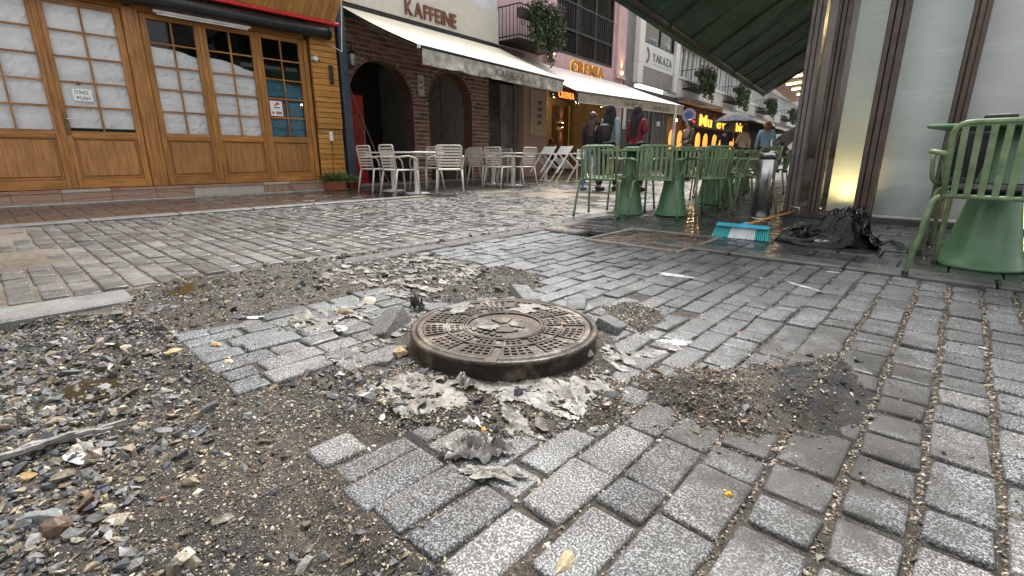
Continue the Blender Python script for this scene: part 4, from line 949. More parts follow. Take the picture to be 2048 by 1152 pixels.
bar('inner_side_wall', (-4.1, -.1, .0), (-.33, .0, 3.3), dark_wall, cafe); bar('partition', (-4.1, 4.62, .02), (-.45, 4.74, 3.3), plain('grey_partition', (.16, .155, .15), .7), cafe); bar('inner_end_wall', (-4.1, 6.7, .0), (-.33, 6.8, 3.3), dark_wall, cafe)
bar('threshold', (-.34, .62, -.02), (.03, 5.14, .045), plain('threshold_stone', (.22, .21, .19), .5), cafe)
bar('sign_board', (-.05, .06, 3.60), (.12, 5.45, 4.40), plain('cream_board', (.62, .59, .52), .5, var=.06), cafe, .006)
lettering('KAFFEINE', (.12, 2.14, 3.69), .42, .035, plain('brown_letter', (.17, .065, .04), .5), cafe, bold=.008, width=1.62)
bar('upper_panel', (-.3, .06, 4.41), (.06, 5.45, 8.0), plain('pale_panel', (.62, .65, .68), .35, var=.12, vscale=2), cafe)
bar('awning_box', (-.01, .2, 3.38), (.16, 5.4, 3.56), plain('dark_metal', (.03, .032, .036), .4, .5), cafe)
# dark entrance beside the arches
bar('door_header', (-.2, 5.145, 2.75), (.0, 6.79, 3.62), plain('dark_header', (.05, .045, .042), .6), cafe); bar('dark_door', (-.36, 5.20, .02), (-.30, 5.98, 2.75), plain('dark_door', (.022, .022, .026), .3), cafe); bar('poster_panel', (-.36, 6.0, .02), (-.28, 6.62, 2.7), plain('grey_poster', (.15, .145, .14), .5, var=.6, vscale=4), cafe); bar('steel_post', (-.28, 6.63, .0), (-.2, 6.69, 2.75), plain('grey_metal', (.3, .3, .3), .4, .6), cafe)
aw = rowthing('cream_awning', 'cream cafe awning with grey lettered valance over the brick arches', 'awning')
cream = plain('cream_canvas', (.66, .60, .49), .8, var=.10, vscale=3); val = plain('grey_canvas', (.42, .40, .355), .45, var=.45, vscale=6, bump=.4, bscale=18, rvar=.2)
def canopy(p00, p01, p10, p11, mat, parent, sag=.03, n=14, m=18, name='canvas', thick=.006):
    P = lambda s, t: np.array(p00) * (1 - s) * (1 - t) + np.array(p01) * (1 - s) * t + np.array(p10) * s * (1 - t) + np.array(p11) * s * t
    top = [[tuple(P(i / n, j / m) - np.array([0, 0, sag * math.sin(math.pi * i / n) * (1 + .25 * math.cos(j * 1.9))])) for j in range(m + 1)] for i in range(n + 1)]
    b = MB().sheet(top).sheet([[(q[0], q[1], q[2] - thick) for q in row] for row in top]); return b.build(name, mat, parent, True)
def valance(p0, p1, h_, mat, parent, n=120, amp=.018, out=(1, 0, 0)):
    r = random.uniform(0, 50); P = []
    for i in range(7):
        t = i / 6; P.append([tuple(np.array(p0) * (1 - j / n) + np.array(p1) * (j / n) + np.array([amp * t * (math.sin(j * .42 + r) * .5 + 2 * (float(vnoise(np.array(j * .12 + r), np.array(t * 2))) - .5) + .8 * (float(vnoise(np.array(j * .31 + r), np.array(t * 5))) - .5)), 0, -h_ * t + .008 * math.sin(j * .25) * t])) for j in range(n + 1)])
    return MB().sheet(P).build('valance', mat, parent, True)
canopy((.15, .45, 3.50), (.15, 5.45, 3.50), (2.25, .60, 2.55), (2.25, 5.40, 2.52), cream, aw)
vl = valance((2.27, .62, 2.50), (2.27, 5.38, 2.47), .27, val, aw, 160, .045)
MB().tube([(2.25, .57, 2.525), (2.25, 5.42, 2.495)], .032, 10).build('front_bar', plain('dark_metal', (.03, .032, .036), .4, .5), aw, True); MB().cbox((2.215, .545, 2.49), (2.285, .575, 2.56), .006).build('end_cap', plain('white_plastic', (.75, .75, .74), .4), aw)
for y in (.75, 5.2): MB().tube(bend([(.12, y, 3.40), (1.1, y + .12, 2.98), (2.22, y, 2.52)], .1), .022, 8).build('arm', plain('dark_metal', (.03, .032, .036), .4, .5), aw)
canopy((.14, .44, 3.47), (.14, .47, 3.47), (2.2, .575, 2.50), (2.2, .60, 2.50), plain('dark_edge', (.05, .046, .04), .7), aw, .03, 10, 1, 'edge_strip', .06)
lettering('KAFFEINE', (2.312, 2.62, 2.275), .20, .003, plain('valance_ink', (.115, .11, .105), .6), vl, bold=.002, width=1.05)
lp = rowthing('house_plate', 'cream plate with two dark text lines on the pillar between the arches', 'sign')
MB().cbox((.012, 2.52, 2.03), (.022, 2.72, 2.50), .003).build('plate', plain('cream_plate', (.55, .50, .42), .5), lp)
for z in (2.20, 2.33): MB().cbox((.022, 2.57, z), (.024, 2.67, z + .03), .001).build('print_line', plain('black_print', (.02, .02, .022), .5), lp)
camera_unit(rw(.02, .50, 3.12), RA + R(-30), 'white security camera above the wall lantern of the brick cafe', 1.3)
lan = empty('wall_lantern', rw(.02, .60, 2.62), RA, 'black old-style wall lantern on the brick cafe corner', 'lantern')
bi = plain('black_iron', (.012, .012, .013), .45, .4)
MB().tube(bend([(0, 0, .18), (.10, 0, .26), (.20, 0, .20), (.20, 0, .08)], .06), .012, 8).build('bracket', bi, lan, True); MB().lathe([(.0, .10), (.05, .08), (.105, .02), (.10, .01), (.0, .01)], (.20, 0, 0), 8).build('cap', bi, lan)
MB().lathe([(.055, -.20), (.085, .005), (.083, .008), (.05, -.205)], (.20, 0, 0), 6).build('glass', plain('frosted_glass', (.45, .45, .43), .3), lan)
for k in range(6): a = k * math.pi / 3; MB().tube([(.20 + .057 * math.cos(a), .057 * math.sin(a), -.20), (.20 + .087 * math.cos(a), .087 * math.sin(a), .005)], .006, 5).build('glazing_bar', bi, lan)
MB().lathe([(.06, -.215), (.06, -.2), (.02, -.2), (.015, -.25), (0, -.26)][::-1], (.20, 0, 0), 8).build('base', bi, lan)
fr = empty('drinks_cooler', rw(-.75, 1.02, .02), RA, 'tall red drinks cooler just inside the first brick arch', 'cooler')
red = plain('cooler_red', (.42, .012, .02), .35, var=.2)
MB().cbox((-.28, -.28, 0), (.28, .28, 1.95), .02).build('case', red, fr); MB().cbox((.281, -.24, .12), (.31, .24, 1.62), .01).build('door', plain('cooler_door', (.30, .01, .016), .3), fr); MB().tube([(.33, .2, .8), (.33, .2, 1.2)], .012, 8).build('handle', plain('grey_metal', (.3, .3, .3), .4, .6), fr)
MB().polar(.10, .14, .6, 4.4, 0, .004, 14).build('curl_mark', plain('cooler_mark', (.16, .09, .04), .5), fr).matrix_local = Matrix.Translation((.312, .0, 1.35)) @ Matrix.Rotation(R(90), 4, 'Y')
pt = MB().tube([rw(.12, .56, 2.0), rw(.25, 1.15, .35), rw(.28, 1.3, .02)], .011, 8).build('wooden_pole', plain('dull_pole', (.20, .13, .085), .6)); tag(pt, 'thin wooden pole leaning by the red drinks cooler', 'pole')
def bulb(name, loc, r, c, s, label, power=0):
    e = empty(name, loc, 0, label, 'lamp'); MB().lathe([(0, -r), (r * .7, -r * .7), (r, 0), (r * .7, r * .7), (0, r)], n=14).build('globe', emit('glow_%d' % int(s * 10), c, s), e, True); MB().tube([(0, 0, r), (0, 0, r * 2.2)], r * .5, 8).build('holder', plain('black_plastic', (.012, .012, .014), .4), e)
    if power: l = bpy.data.lights.new('lamp_light', 'POINT'); l.energy = power; l.color = c; l.shadow_soft_size = r; lo = bpy.data.objects.new('lamp_light', l); COL.objects.link(lo); lo.parent = e; lo.location = (0, 0, -r * 1.5)
    return e
bulb('ceiling_lamp', rw(-1.6, 1.95, 3.17), .06, (1, .95, .85), 9, 'small bright ceiling lamp inside the first brick arch', 2)
bulb('wall_lamp', rw(-.50, 2.62, 1.78), .06, (1, .82, .5), 6, 'warm wall lamp glowing beside the pillar inside the cafe', 2)
tag(MB().tube([rw(-.7, 3.95, 3.3), rw(-.7, 3.95, .95)], .012, 6).build('cable_conduit', plain('black_plastic', (.012, .012, .014), .4)), 'thin dark conduit hanging behind the second arch', 'conduit')
tag(MB().cbox((-.03, -.06, -.07), (.03, .06, .07), .01).build('socket_box', plain('grey_socket', (.35, .34, .32), .5), None, False, rw(-.7, 3.95, .9), (0, 0, RA)), 'pale socket box at the end of the hanging conduit', 'socket')

# ------------------------------------------------------------------ pink building
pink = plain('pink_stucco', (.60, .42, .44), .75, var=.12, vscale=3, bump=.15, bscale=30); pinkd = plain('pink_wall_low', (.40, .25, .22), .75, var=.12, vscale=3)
blk = plain('black_frame', (.014, .014, .015), .4)
pb = rowthing('pink_building', 'pink stucco building with gold name letters and a wide black window', 'building')
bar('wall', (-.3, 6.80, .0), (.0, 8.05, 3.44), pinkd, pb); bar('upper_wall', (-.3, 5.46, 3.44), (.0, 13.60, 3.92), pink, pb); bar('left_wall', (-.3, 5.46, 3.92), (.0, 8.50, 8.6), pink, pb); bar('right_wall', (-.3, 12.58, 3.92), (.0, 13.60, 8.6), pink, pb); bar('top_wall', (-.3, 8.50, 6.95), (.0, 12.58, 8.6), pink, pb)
bar('end_pier', (-.3, 13.0, .0), (.02, 13.60, 3.44), pink, pb)
for a, c_ in ((7.80, 8.46), (12.75, 13.58)):
    bar('pilaster', (.0, a + .04, 3.75), (.09, c_ - .04, 8.6), pink, pb, .01); bar('capital', (.0, a, 3.60), (.15, c_, 3.66), pink, pb, .01); bar('capital_foot', (.0, a + .05, 3.66), (.12, c_ - .05, 3.75), pink, pb, .01)
win = empty('window'); win.parent = pb
for a, c_ in ((8.50, 8.58), (12.50, 12.58), (9.85, 9.91), (11.15, 11.21)): bar('frame', (-.12, a, 3.93), (-.02, c_, 6.95), blk, win)
for z in (3.93, 4.68, 6.87): bar('frame', (-.13, 8.58, z), (-.015, 12.5, z + .08), blk, win)
for a, c_ in ((8.58, 9.85), (9.91, 11.15), (11.21, 12.5)):
    for z0, z1 in ((4.01, 4.68), (4.76, 6.87)): MB().sheet([[(-.07, a, z0), (-.07, c_, z0)], [(-.07, a, z1), (-.07, c_, z1)]]).build('pane', thin_glass('mirror_glass', (.5, .52, .53), .30, 1.45), win)
MB().tube([(.03, 8.55, 5.5), (.03, 12.5, 5.5)], .02, 8).build('rail', blk, win)
tag((lambda b_: [b_.tube([(.03, 8.6 + k * .16, 4.75), (.03, 8.6 + k * .16, 5.5)], .008, 5) for k in range(25)] and b_)(MB()).build('railing', blk, win), kind='stuff')
bar('inner_room', (-2.2, 8.4, 3.7), (-2.1, 12.7, 7.0), plain('dim_room', (.10, .07, .055), .8), pb); bar('room_floor', (-2.1, 8.4, 3.82), (-.3, 12.7, 3.9), plain('dim_room', (.10, .07, .055), .8), pb); bar('room_ceiling', (-2.1, 8.4, 6.96), (-.3, 12.7, 7.0), plain('dim_room', (.10, .07, .055), .8), pb)
bar('room_side', (-2.1, 12.62, 3.9), (-.3, 12.7, 6.96), plain('dim_room', (.10, .07, .055), .8), pb)
for y in (9.2, 10.6, 11.8): bar('curtain', (-.5, y, 4.0), (-.46, y + .3, 6.9), plain('curtain_cloth', (.30, .27, .24), .8), pb)
for k, (y0, l_) in enumerate(((8.2, 'a'), (13.2, 'b'))):
    e = empty('uplight', rw(.14, y0, 3.77), RA, ('warm uplight on the first pink pilaster above the awning', 'warm uplight on the second pink pilaster above the awning')[k], 'lamp'); MB().lathe([(.03, 0), (.05, .09), (.04, .09), (.0, .05)], n=12).build('cup', emit('warm_cup', (1, .62, .25), 3), e)
    l = bpy.data.lights.new('uplight_lamp', 'SPOT'); l.energy = 14; l.color = (1, .62, .25); l.spot_size = R(70); l.shadow_soft_size = .04; lo = bpy.data.objects.new('uplight_lamp', l); COL.objects.link(lo); lo.parent = e; lo.location = (.02, 0, .10); lo.rotation_euler = (R(180), R(10), 0)
gold = plain('gold_letter', (.50, .27, .06), .35, .3, .25)
for o_ in lettering('CREMIA', (.02, 9.45, 3.42), .54, .06, gold, pb, bold=.012, width=2.35): pass
gl_ = lettering('CREMIA', (.004, 9.44, 3.42), .54, .012, emit('gold_glow', (1, .50, .10), .35), pb, bold=.028, width=2.37, name='letter_glow')
# cafe room below
warm = plain('warm_wall', (.20, .13, .065), .7); bar('inner_back_wall', (-3.6, 7.9, .0), (-3.5, 13.2, 3.4), warm, pb); bar('inner_side_wall', (-3.5, 12.95, .0), (-.3, 13.0, 3.4), warm, pb); bar('inner_side_wall', (-3.5, 7.95, .0), (-.3, 8.04, 3.4), warm, pb); bar('inner_floor', (-3.5, 8.05, -.03), (-.0, 12.95, .02), plain('inner_floor', (.05, .047, .045), .3), pb); bar('inner_ceiling', (-3.5, 7.95, 3.3), (-.3, 13.0, 3.4), dark_wall, pb)
bar('mirror_frame', (-1.9, 11.3, .2), (-1.82, 12.45, 2.6), plain('brown_wood_flat', (.06, .03, .015), .5), pb); bar('mirror_edge', (-1.85, 12.45, .2), (-1.78, 12.52, 2.65), plain('gold_edge', (.5, .36, .14), .4, .5), pb); bar('inner_wall', (-1.95, 8.05, .0), (-1.9, 12.9, 3.3), warm, pb)
bar('dark_counter', (-.9, 8.2, .02), (-.85, 8.95, 1.28), plain('brown_wood_flat', (.06, .03, .015), .5), pb); bar('glass_case', (-.845, 8.25, .1), (-.83, 8.9, 1.2), plain('case_glass', (.10, .09, .05), .2), pb)
for k, (x, y) in enumerate(((-1.88, 10.72), (-1.80, 11.88))):
    e = empty('wall_sconce', rw(x, y, 1.87), RA, ('up-and-down wall sconce on the warm cafe wall near the menu board', 'up-and-down wall sconce in front of the dark mirror of the cafe')[k], 'lamp')
    MB().tube([(.05, 0, -.09), (.05, 0, .09)], .04, 12).build('case', blk, e)
    for sgn in (-1, 1):
        MB().tube([(.05, 0, sgn * .092), (.05, 0, sgn * .095)], .033, 12).build('lens', emit('sconce_lens', (1, .68, .3), 25), e)
        l = bpy.data.lights.new('sconce_lamp', 'SPOT'); l.energy = 22; l.color = (1, .66, .30); l.spot_size = R(62); l.spot_blend = .6; l.shadow_soft_size = .03; lo = bpy.data.objects.new('sconce_lamp', l); COL.objects.link(lo); lo.parent = e; lo.location = (.06, 0, sgn * .10); lo.rotation_euler = (R(180) if sgn > 0 else 0, R(-4 if sgn < 0 else 4), 0)
bulb('pendant_lamp', rw(-.8, 10.2, 2.9), .05, (1, .72, .38), 8, 'warm pendant bulb in the room of the pink cafe', 22)
mn = rowthing('menu_board', 'tall cream menu board with small photos on the pink pier', 'menu')
MB().cbox((.005, 7.12, 1.28), (.04, 7.98, 2.62), .006).build('board', plain('menu_cream', (.42, .36, .24), .6, var=.15), mn)
for j in range(4):
    for k in range(2): MB().cbox((.041, 7.48 + k * .12, 2.22 - j * .2), (.043, 7.58 + k * .12, 2.34 - j * .2), .001).build('photo', plain('menu_photo', (.06, .035, .02), .5, var=.7, vscale=20), mn)
for j in range(12): MB().cbox((.041, 7.20, 2.45 - j * .095), (.0425, 7.20 + random.uniform(.12, .24), 2.458 - j * .095), .0005).build('print_line', plain('menu_ink', (.18, .13, .08), .6), mn)
for j in range(10): MB().cbox((.041, 7.75, 2.40 - j * .095), (.0425, 7.75 + random.uniform(.08, .17), 2.408 - j * .095), .0005).build('print_line', plain('menu_ink', (.18, .13, .08), .6), mn)
# garland of leaves and small lights under the awning
def leafmesh(pts, n, size, r, seed):
    q = np.random.default_rng(seed); P = np.array(pts)[q.integers(0, len(pts), n)] + q.normal(0, r, (n, 3)); d = q.normal(0, 1, (n, 3)); d /= np.linalg.norm(d, axis=1)[:, None]; e = q.normal(0, 1, (n, 3)); e -= d * (e * d).sum(1)[:, None]; e /= np.linalg.norm(e, axis=1)[:, None]
    s_ = size * q.uniform(.6, 1.3, n)[:, None]; V = np.stack([P - d * s_, P + e * s_ * .5, P + d * s_, P - e * s_ * .5], 1).reshape(-1, 3); F = np.arange(n * 4).reshape(n, 4); return V, F
gd = rowthing('garland', 'leafy garland with tiny lights above the pink cafe opening', 'garland')
gp = [(.12, 8.1 + 4.6 * t, 2.58 + .06 * math.sin(t * 14)) for t in np.linspace(0, 1, 60)]
MB().tube(gp, .015, 5).build('wire', blk, gd); V, F = leafmesh(gp, 2200, .035, .07, 4); tag(link('foliage', np_mesh('foliage', V, F, plain('garland_leaf', (.02, .035, .015), .5)), gd), kind='stuff')
bl_ = MB()
for k in range(46): p = random.choice(gp); bl_.lathe([(0, -.008), (.008, 0), (0, .008)], (p[0] + .06, p[1] + random.uniform(-.05, .05), p[2] - .05 + random.uniform(-.08, .06)), 5)
tag(bl_.build('fairy_light', emit('fairy', (1, .8, .45), 6), gd), kind='stuff')
sn = rowthing('lit_sign', 'small orange lit lettering sign hung under the pink cafe awning', 'sign'); MB().cbox((1.0, 7.0, 2.28), (1.05, 8.1, 2.62), .01).build('board', plain('sign_brown', (.10, .03, .015), .5), sn); lettering('CREMIA', (1.055, 7.08, 2.34), .24, .02, emit('orange_glow', (1, .25, .06), .5), sn, bold=.006, width=.9)
aw2 = rowthing('pale_awning', 'pale pinkish awning with lettered valance in front of the pink building', 'awning')
canopy((.12, 5.50, 3.42), (.12, 13.55, 3.42), (1.97, 6.62, 2.39), (3.0, 12.30, 2.37), plain('pale_canvas', (.72, .64, .60), .8, var=.08, vscale=3), aw2)
vl2 = valance((1.985, 6.64, 2.36), (3.015, 12.28, 2.34), .27, plain('beige_canvas', (.37, .34, .28), .6, var=.3, vscale=5, bump=.3, bscale=15), aw2, 110, .008)
MB().tube([(1.97, 6.6, 2.375), (3.0, 12.32, 2.355)], .03, 10).build('front_bar', plain('grey_bar', (.16, .15, .14), .5), aw2, True); MB().tube([(1.99, 6.62, 2.095), (3.02, 12.30, 2.075)], .012, 6).build('hem', plain('pale_canvas', (.72, .64, .60), .8), aw2)
dv = Vector((1.03, 5.64, 0)).normalized(); nv = Vector((dv.y, -dv.x, 0)); ink = plain('valance_green_ink', (.12, .11, .05), .6)
lettering('Food & Desert', tuple(Vector((1.985, 6.64, 2.17)) + dv * 2.15 + nv * .022), .15, .003, ink, vl2, right=dv, out=nv, width=1.0); lettering('Cremia Cafe', tuple(Vector((1.985, 6.64, 2.15)) + dv * 3.65 + nv * .022), .19, .003, ink, vl2, right=dv, out=nv, width=1.1)
MB().tube([(2.92, 11.75, .0), (2.92, 11.75, 2.34)], .055, 12).build('post', plain('white_post', (.72, .72, .70), .5), aw2)
# planters
def planter(y0, y1, x1, z0, z1, n, label, seed, lv=.05):
    e = rowthing('balcony_planter', label, 'planter'); iron = plain('black_iron', (.012, .012, .013), .45, .4)
    bar('floor_plate', (.0, y0, z0 - .07), (x1, y1, z0), iron, e); b = MB()
    for z in (z0 + .08, z1): b.tube([(.02, y0 + .02, z), (x1, y0 + .02, z), (x1, y1 - .02, z), (.02, y1 - .02, z)], .018, 6)
    for k in range(18): t = k / 17; b.tube([(x1, y0 + .02 + (y1 - y0 - .04) * t, z0), (x1, y0 + .02 + (y1 - y0 - .04) * t, z1)], .010, 5)
    for k in range(6): b.tube([(x1 * k / 6 + .03, y0 + .02, z0), (x1 * k / 6 + .03, y0 + .02, z1)], .010, 5)
    for k in range(7): c = y0 + (y1 - y0) * (k + .5) / 7; b.tube([(x1 + .005, c + .07 * math.cos(q), (z0 + z1) / 2 + .11 * math.sin(q)) for q in np.linspace(0, 6.28, 12)], .008, 5)
    b.build('railing', iron, e); MB().cbox((x1 - .22, y0 + .15, z1 - .28), (x1 - .04, y1 - .1, z1 - .05), .01).build('trough', plain('trough_brown', (.07, .05, .04), .6), e)
    r = random.Random(seed); pts = []
    for k in range(110):
        yy_ = r.uniform(y0 + (y1 - y0) * .30, y1 - .02); d = r.random() ** 1.5; pts.append((x1 + r.uniform(-.12, .14) * (1 - .3 * d), yy_, z1 + .12 - d * (z1 - z0 + .28) * (.55 + .45 * math.sin((yy_ - y0) / (y1 - y0) * 3.0))))
    for q in range(16):
        yy_ = r.uniform(y0 + .25 * (y1 - y0), y1); L_ = r.uniform(.3, 1.15) * (z1 - z0 + .3); xx_ = x1 + r.uniform(-.02, .16)
        for i in range(14): pts.append((xx_ + .05 * math.sin(i + q), yy_ + .05 * math.sin(i * .7 + q), z1 - L_ * i / 13))
    V, F = leafmesh(pts, int(n * 1.25), lv, .055, seed); tag(link('foliage', np_mesh('foliage', V, F, 'ivy'), e), kind='stuff')
    V, F = leafmesh([(p[0], p[1], z1 + .15 + .05 * r.random()) for p in pts], n // 8, lv * .8, .06, seed + 1); tag(link('blossom', np_mesh('blossom', V, F, plain('dusty_blossom', (.20, .13, .14), .7)), e), kind='stuff')
def ivy_mat():
    k = NT('ivy'); f = k.noise(9, 4); MATS['ivy'] = k.out(k.ramp(f, [(.3, (.018, .035, .014)), (.7, (.075, .13, .045))]), .5, Subsurface_Weight=0.)
ivy_mat()
planter(5.55, 7.55, .75, 3.72, 4.55, 3400, 'wrought-iron balcony with ivy beside the pink building', 3)

# ------------------------------------------------------------------ grey office with projecting window box
go = rowthing('grey_office', 'grey office front with white fins and a boxed white name sign', 'building')
grey = plain('grey_cladding', (.20, .20, .205), .5, var=.12, vscale=2); white = plain('white_cladding', (.74, .75, .75), .5, var=.05)
bar('wall', (-.4, 13.62, 3.40), (.05, 14.6, 9), grey, go); bar('lower_wall', (-.4, 13.62, .0), (-.15, 19.3, 3.0), plain('charcoal_wall', (.045, .047, .05), .5), go); bar('header', (-.4, 13.62, 3.0), (.25, 19.3, 3.4), plain('charcoal_header', (.04, .038, .036), .6), go)
bar('box_base', (.0, 14.95, 3.66), (.16, 18.66, 4.34), plain('grey_panel', (.24, .235, .25), .45, var=.2, vscale=3), go); bar('sign_panel', (.0, 14.95, 4.345), (.18, 18.66, 5.26), plain('white_sign', (.68, .71, .70), .4, var=.04), go, .006)
for a in (14.42, 18.67): bar('fin', (-.1, a, 3.62), (.26, a + .52, 4.42), white, go, .01); bar('fin', (-.1, a, 4.425), (.26, a + .52, 9.0), white, go, .01)
wn2 = empty('window'); wn2.parent = go
for a in (14.95, 16.9, 18.56): bar('frame', (.04, a, 5.27), (.14, a + .10, 8.2), blk, wn2)
bar('frame', (.04, 15.05, 5.27), (.14, 18.56, 5.34), blk, wn2)
for a, c_ in ((15.05, 16.9), (17.0, 18.56)): MB().sheet([[(.09, a, 5.34), (.09, c_, 5.34)], [(.09, a, 8.2), (.09, c_, 8.2)]]).build('pane', thin_glass('sky_glass', (.30, .36, .37), 1.0, 2.6), wn2)
bar('inner_room', (-.3, 14.95, 5.27), (-.2, 18.66, 8.2), plain('office_room', (.10, .13, .13), .8), go); bar('top', (-.4, 14.6, 8.2), (.1, 18.7, 9), grey, go)
si = plain('sign_ink', (.11, .14, .13), .5); lettering('YAKAZA', (.181, 16.05, 4.66), .46, .02, si, go, bold=.004, width=2.3); MB().polar(.20, .33, R(-80), R(80), 0, .02, 14).build('logo_arc', si, go).matrix_local = Matrix.Translation((.181, 15.35, 4.80)) @ Matrix(((0, 0, 1, 0), (1, 0, 0, 0), (0, 1, 0, 0), (0, 0, 0, 1)))
for k in range(11): MB().cbox((.181, 16.1 + k * .2, 4.50), (.186, 16.1 + k * .2 + .12, 4.555), .002).build('small_print', plain('sign_ink_pale', (.42, .45, .44), .5), go)
bar('door', (-.148, 15.6, .0), (-.10, 16.6, 2.6), plain('charcoal_door', (.028, .029, .031), .35), go); bar('door', (-.148, 17.3, .0), (-.10, 18.5, 2.6), plain('charcoal_door', (.028, .029, .031), .35), go)
for y in (15.55, 16.62, 17.2, 18.52): bar('door_post', (-.148, y, .0), (-.07, y + .05, 2.65), plain('grey_metal', (.3, .3, .3), .4, .6), go)
for k, (y, z, lb) in enumerate(((17.75, 2.05, 'white door plate on the charcoal office door'), (13.75, 1.75, 'narrow white notice on the pier beside the grey office'))):
    e = rowthing('door_plate', lb, 'sign'); MB().cbox((-.10 if k == 0 else .02, y, z), (-.085 if k == 0 else .03, y + (.42 if k == 0 else .28), z + (.2 if k == 0 else .95)), .002).build('plate', white, e); MB().cbox((-.085 if k == 0 else .03, y + .06, z + .07), (-.083 if k == 0 else .032, y + .22, z + .12), .001).build('print_line', plain('black_print', (.02, .02, .022), .5), e)

# ------------------------------------------------------------------ long white terrace
wt = rowthing('white_terrace', 'long white terraced building with a ribbon of tall windows over shops', 'building')
S0, S1 = 19.3, 62.
bar('wall', (-.5, S0, 5.95), (.0, S1, 10.5), plain('stained_white', (.55, .55, .53), .8, var=.25, vscale=1.5), wt); bar('beam', (-.5, S0, 5.80), (.25, S1, 6.25), plain('beam_grey', (.42, .42, .40), .7, var=.2, vscale=2), wt); bar('parapet', (-.5, S0, 3.45), (.25, S1, 4.30), plain('white_parapet', (.66, .66, .63), .7, var=.15, vscale=2), wt); bar('sill', (-.3, S0, 4.30), (.36, S1, 4.40), white, wt); bar('soffit', (-.5, S0, 3.28), (.7, S1, 3.44), plain('soffit_grey', (.14, .125, .11), .8), wt); bar('inner_room', (-1.0, S0, 4.3), (-.9, S1, 6.0), plain('pale_room', (.22, .23, .23), .8), wt)
pane = MB().sheet([[(.0, 0, 0), (.0, 1, 0)], [(.0, 0, 1), (.0, 1, 1)]]).mesh('pane', thin_glass('pale_glass', (.55, .58, .58), 1.0, 1.9)); y = S0; k = 0
while y < S1:
    wv_ = .72 if k % 4 else .5; f = empty('window', (0, y, 0)); f.parent = wt
    bar('mullion', (-.06, .0, 4.40), (.10, .10, 5.80), white, f); bar('transom', (-.04, .10, 4.42), (.06, wv_, 4.47), white, f)
    p = link('pane', pane, f, (0, .10, 4.47), None, (1, wv_ - .10, 1.33))
    if random.random() < .6: bar('curtain', (-.25, .12, 4.45), (-.22, wv_ - .05, 5.78), plain('net_curtain', (.58, .58, .56), .9, var=.2, vscale=5), f)
    y += wv_; k += 1
for k in range(int((S1 - S0) / .8)): bar('parapet_rib', (.25, S0 + .1 + k * .8, 3.5), (.275, S0 + .2 + k * .8, 4.28), white, wt)
for k, y in enumerate((19.9, 27.3, 36.5, 47.)): planter(y, y + 2.6 + .3 * k, .95, 3.95, 4.75, 2400, ('leafy iron planter at the near end of the white terrace', 'second leafy planter along the white terrace', 'third leafy planter along the white terrace', 'farthest leafy planter on the white terrace')[k], 20 + k, .075)
# shops under it: dark fascia, glowing names, amber columns
bar('shop_back', (-3.2, S0, .0), (-3.1, S1, 3.3), plain('shop_back', (.05, .025, .012), .7), wt); bar('shop_floor', (-3.1, S0, -.04), (.0, S1, .02), plain('inner_floor', (.05, .047, .045), .3), wt); bar('shop_ceiling', (-3.1, S0, 3.2), (.0, S1, 3.27), dark_wall, wt)
ss = rowthing('lit_shop_sign', 'dark shop fascia with glowing yellow hand-drawn letters under the white terrace', 'sign')
MB().cbox((.3, 20.2, 2.18), (.4, 34.0, 3.12), .01).build('fascia', plain('dark_fascia', (.045, .012, .010), .5, var=.5, vscale=3), ss)
yel = emit('yellow_glow', (1, .50, .07), .55)
for txt, y0, w_ in (('Mu', 22.6, 2.3), ('ev', 26.0, 2.0), ('bio', 30.6, 2.2)): lettering(txt, (.41, y0, 2.28), .85, .04, yel, ss, bold=.012, width=w_)
for k in range(3): MB().cbox((.41, 20.9, 2.38 + k * .22), (.44, 21.8, 2.47 + k * .22), .006).build('red_bar', emit('red_glow', (1, .03, .05), .7), ss)
for k in range(5): MB().lathe([(0, -.10), (.09, 0), (.14, .10), (0, .22)], (.44, 25.2 + k * 1.9, 2.9 if k % 2 else 2.72), 6).build('painted_fruit', plain('fruit_red', (.35, .12, .05), .6, var=.6, vscale=6), ss)
am = emit('amber_glow', (1, .40, .08), .35)
for k, y in enumerate((20.6, 21.9, 23.6, 25.1, 26.6, 28.6, 30.2, 33.)):
    e = rowthing('amber_lamp', '%s amber column lamp of the lit shop counted from the round sign' % ('first', 'second', 'third', 'fourth', 'fifth', 'sixth', 'seventh', 'last')[k], 'lamp'); e['group'] = 'amber column lamps of the lit shop'
    MB().lathe([(.07, .9), (.13, 1.1), (.15, 1.5), (.12, 1.85), (.05, 2.0)], (-.35, y, 0), 12).build('column', am, e, True); MB().lathe([(.10, .0), (.06, .05), (.05, .9)], (-.35, y, 0), 10).build('stand', blk, e)
bar('counter', (-.8, 20.3, .02), (-.5, 33.8, 1.05), plain('red_counter', (.16, .03, .02), .4, var=.6, vscale=3), wt)
bulb('shop_lamp', rw(-1.4, 24, 2.7), .09, (1, .55, .22), 8, 'warm lamp in the lit shop under the fascia', 60)
bulb('shop_lamp', rw(-1.4, 29, 2.7), .09, (1, .55, .22), 8, 'second warm lamp deeper in the lit shop', 60)
rs = empty('round_sign', rw(.75, 19.75, 2.62), RA + R(-60), 'round pale blue sign hung by the lit shop', 'sign'); MB().tube([(-.03, 0, 0), (.03, 0, 0)], .33, 24).build('disc', plain('sign_blue', (.35, .40, .62), .5, var=.3, vscale=5), rs); MB().tube([(.031, 0, 0), (.034, 0, 0)], .2, 16).build('ring_print', plain('sign_navy', (.12, .14, .33), .5), rs); MB().tube([(0, -.33, .1), (0, -.6, .1)], .015, 6).build('arm', blk, rs)
cw = plain('white_canvas', (.74, .73, .70), .8, var=.08)
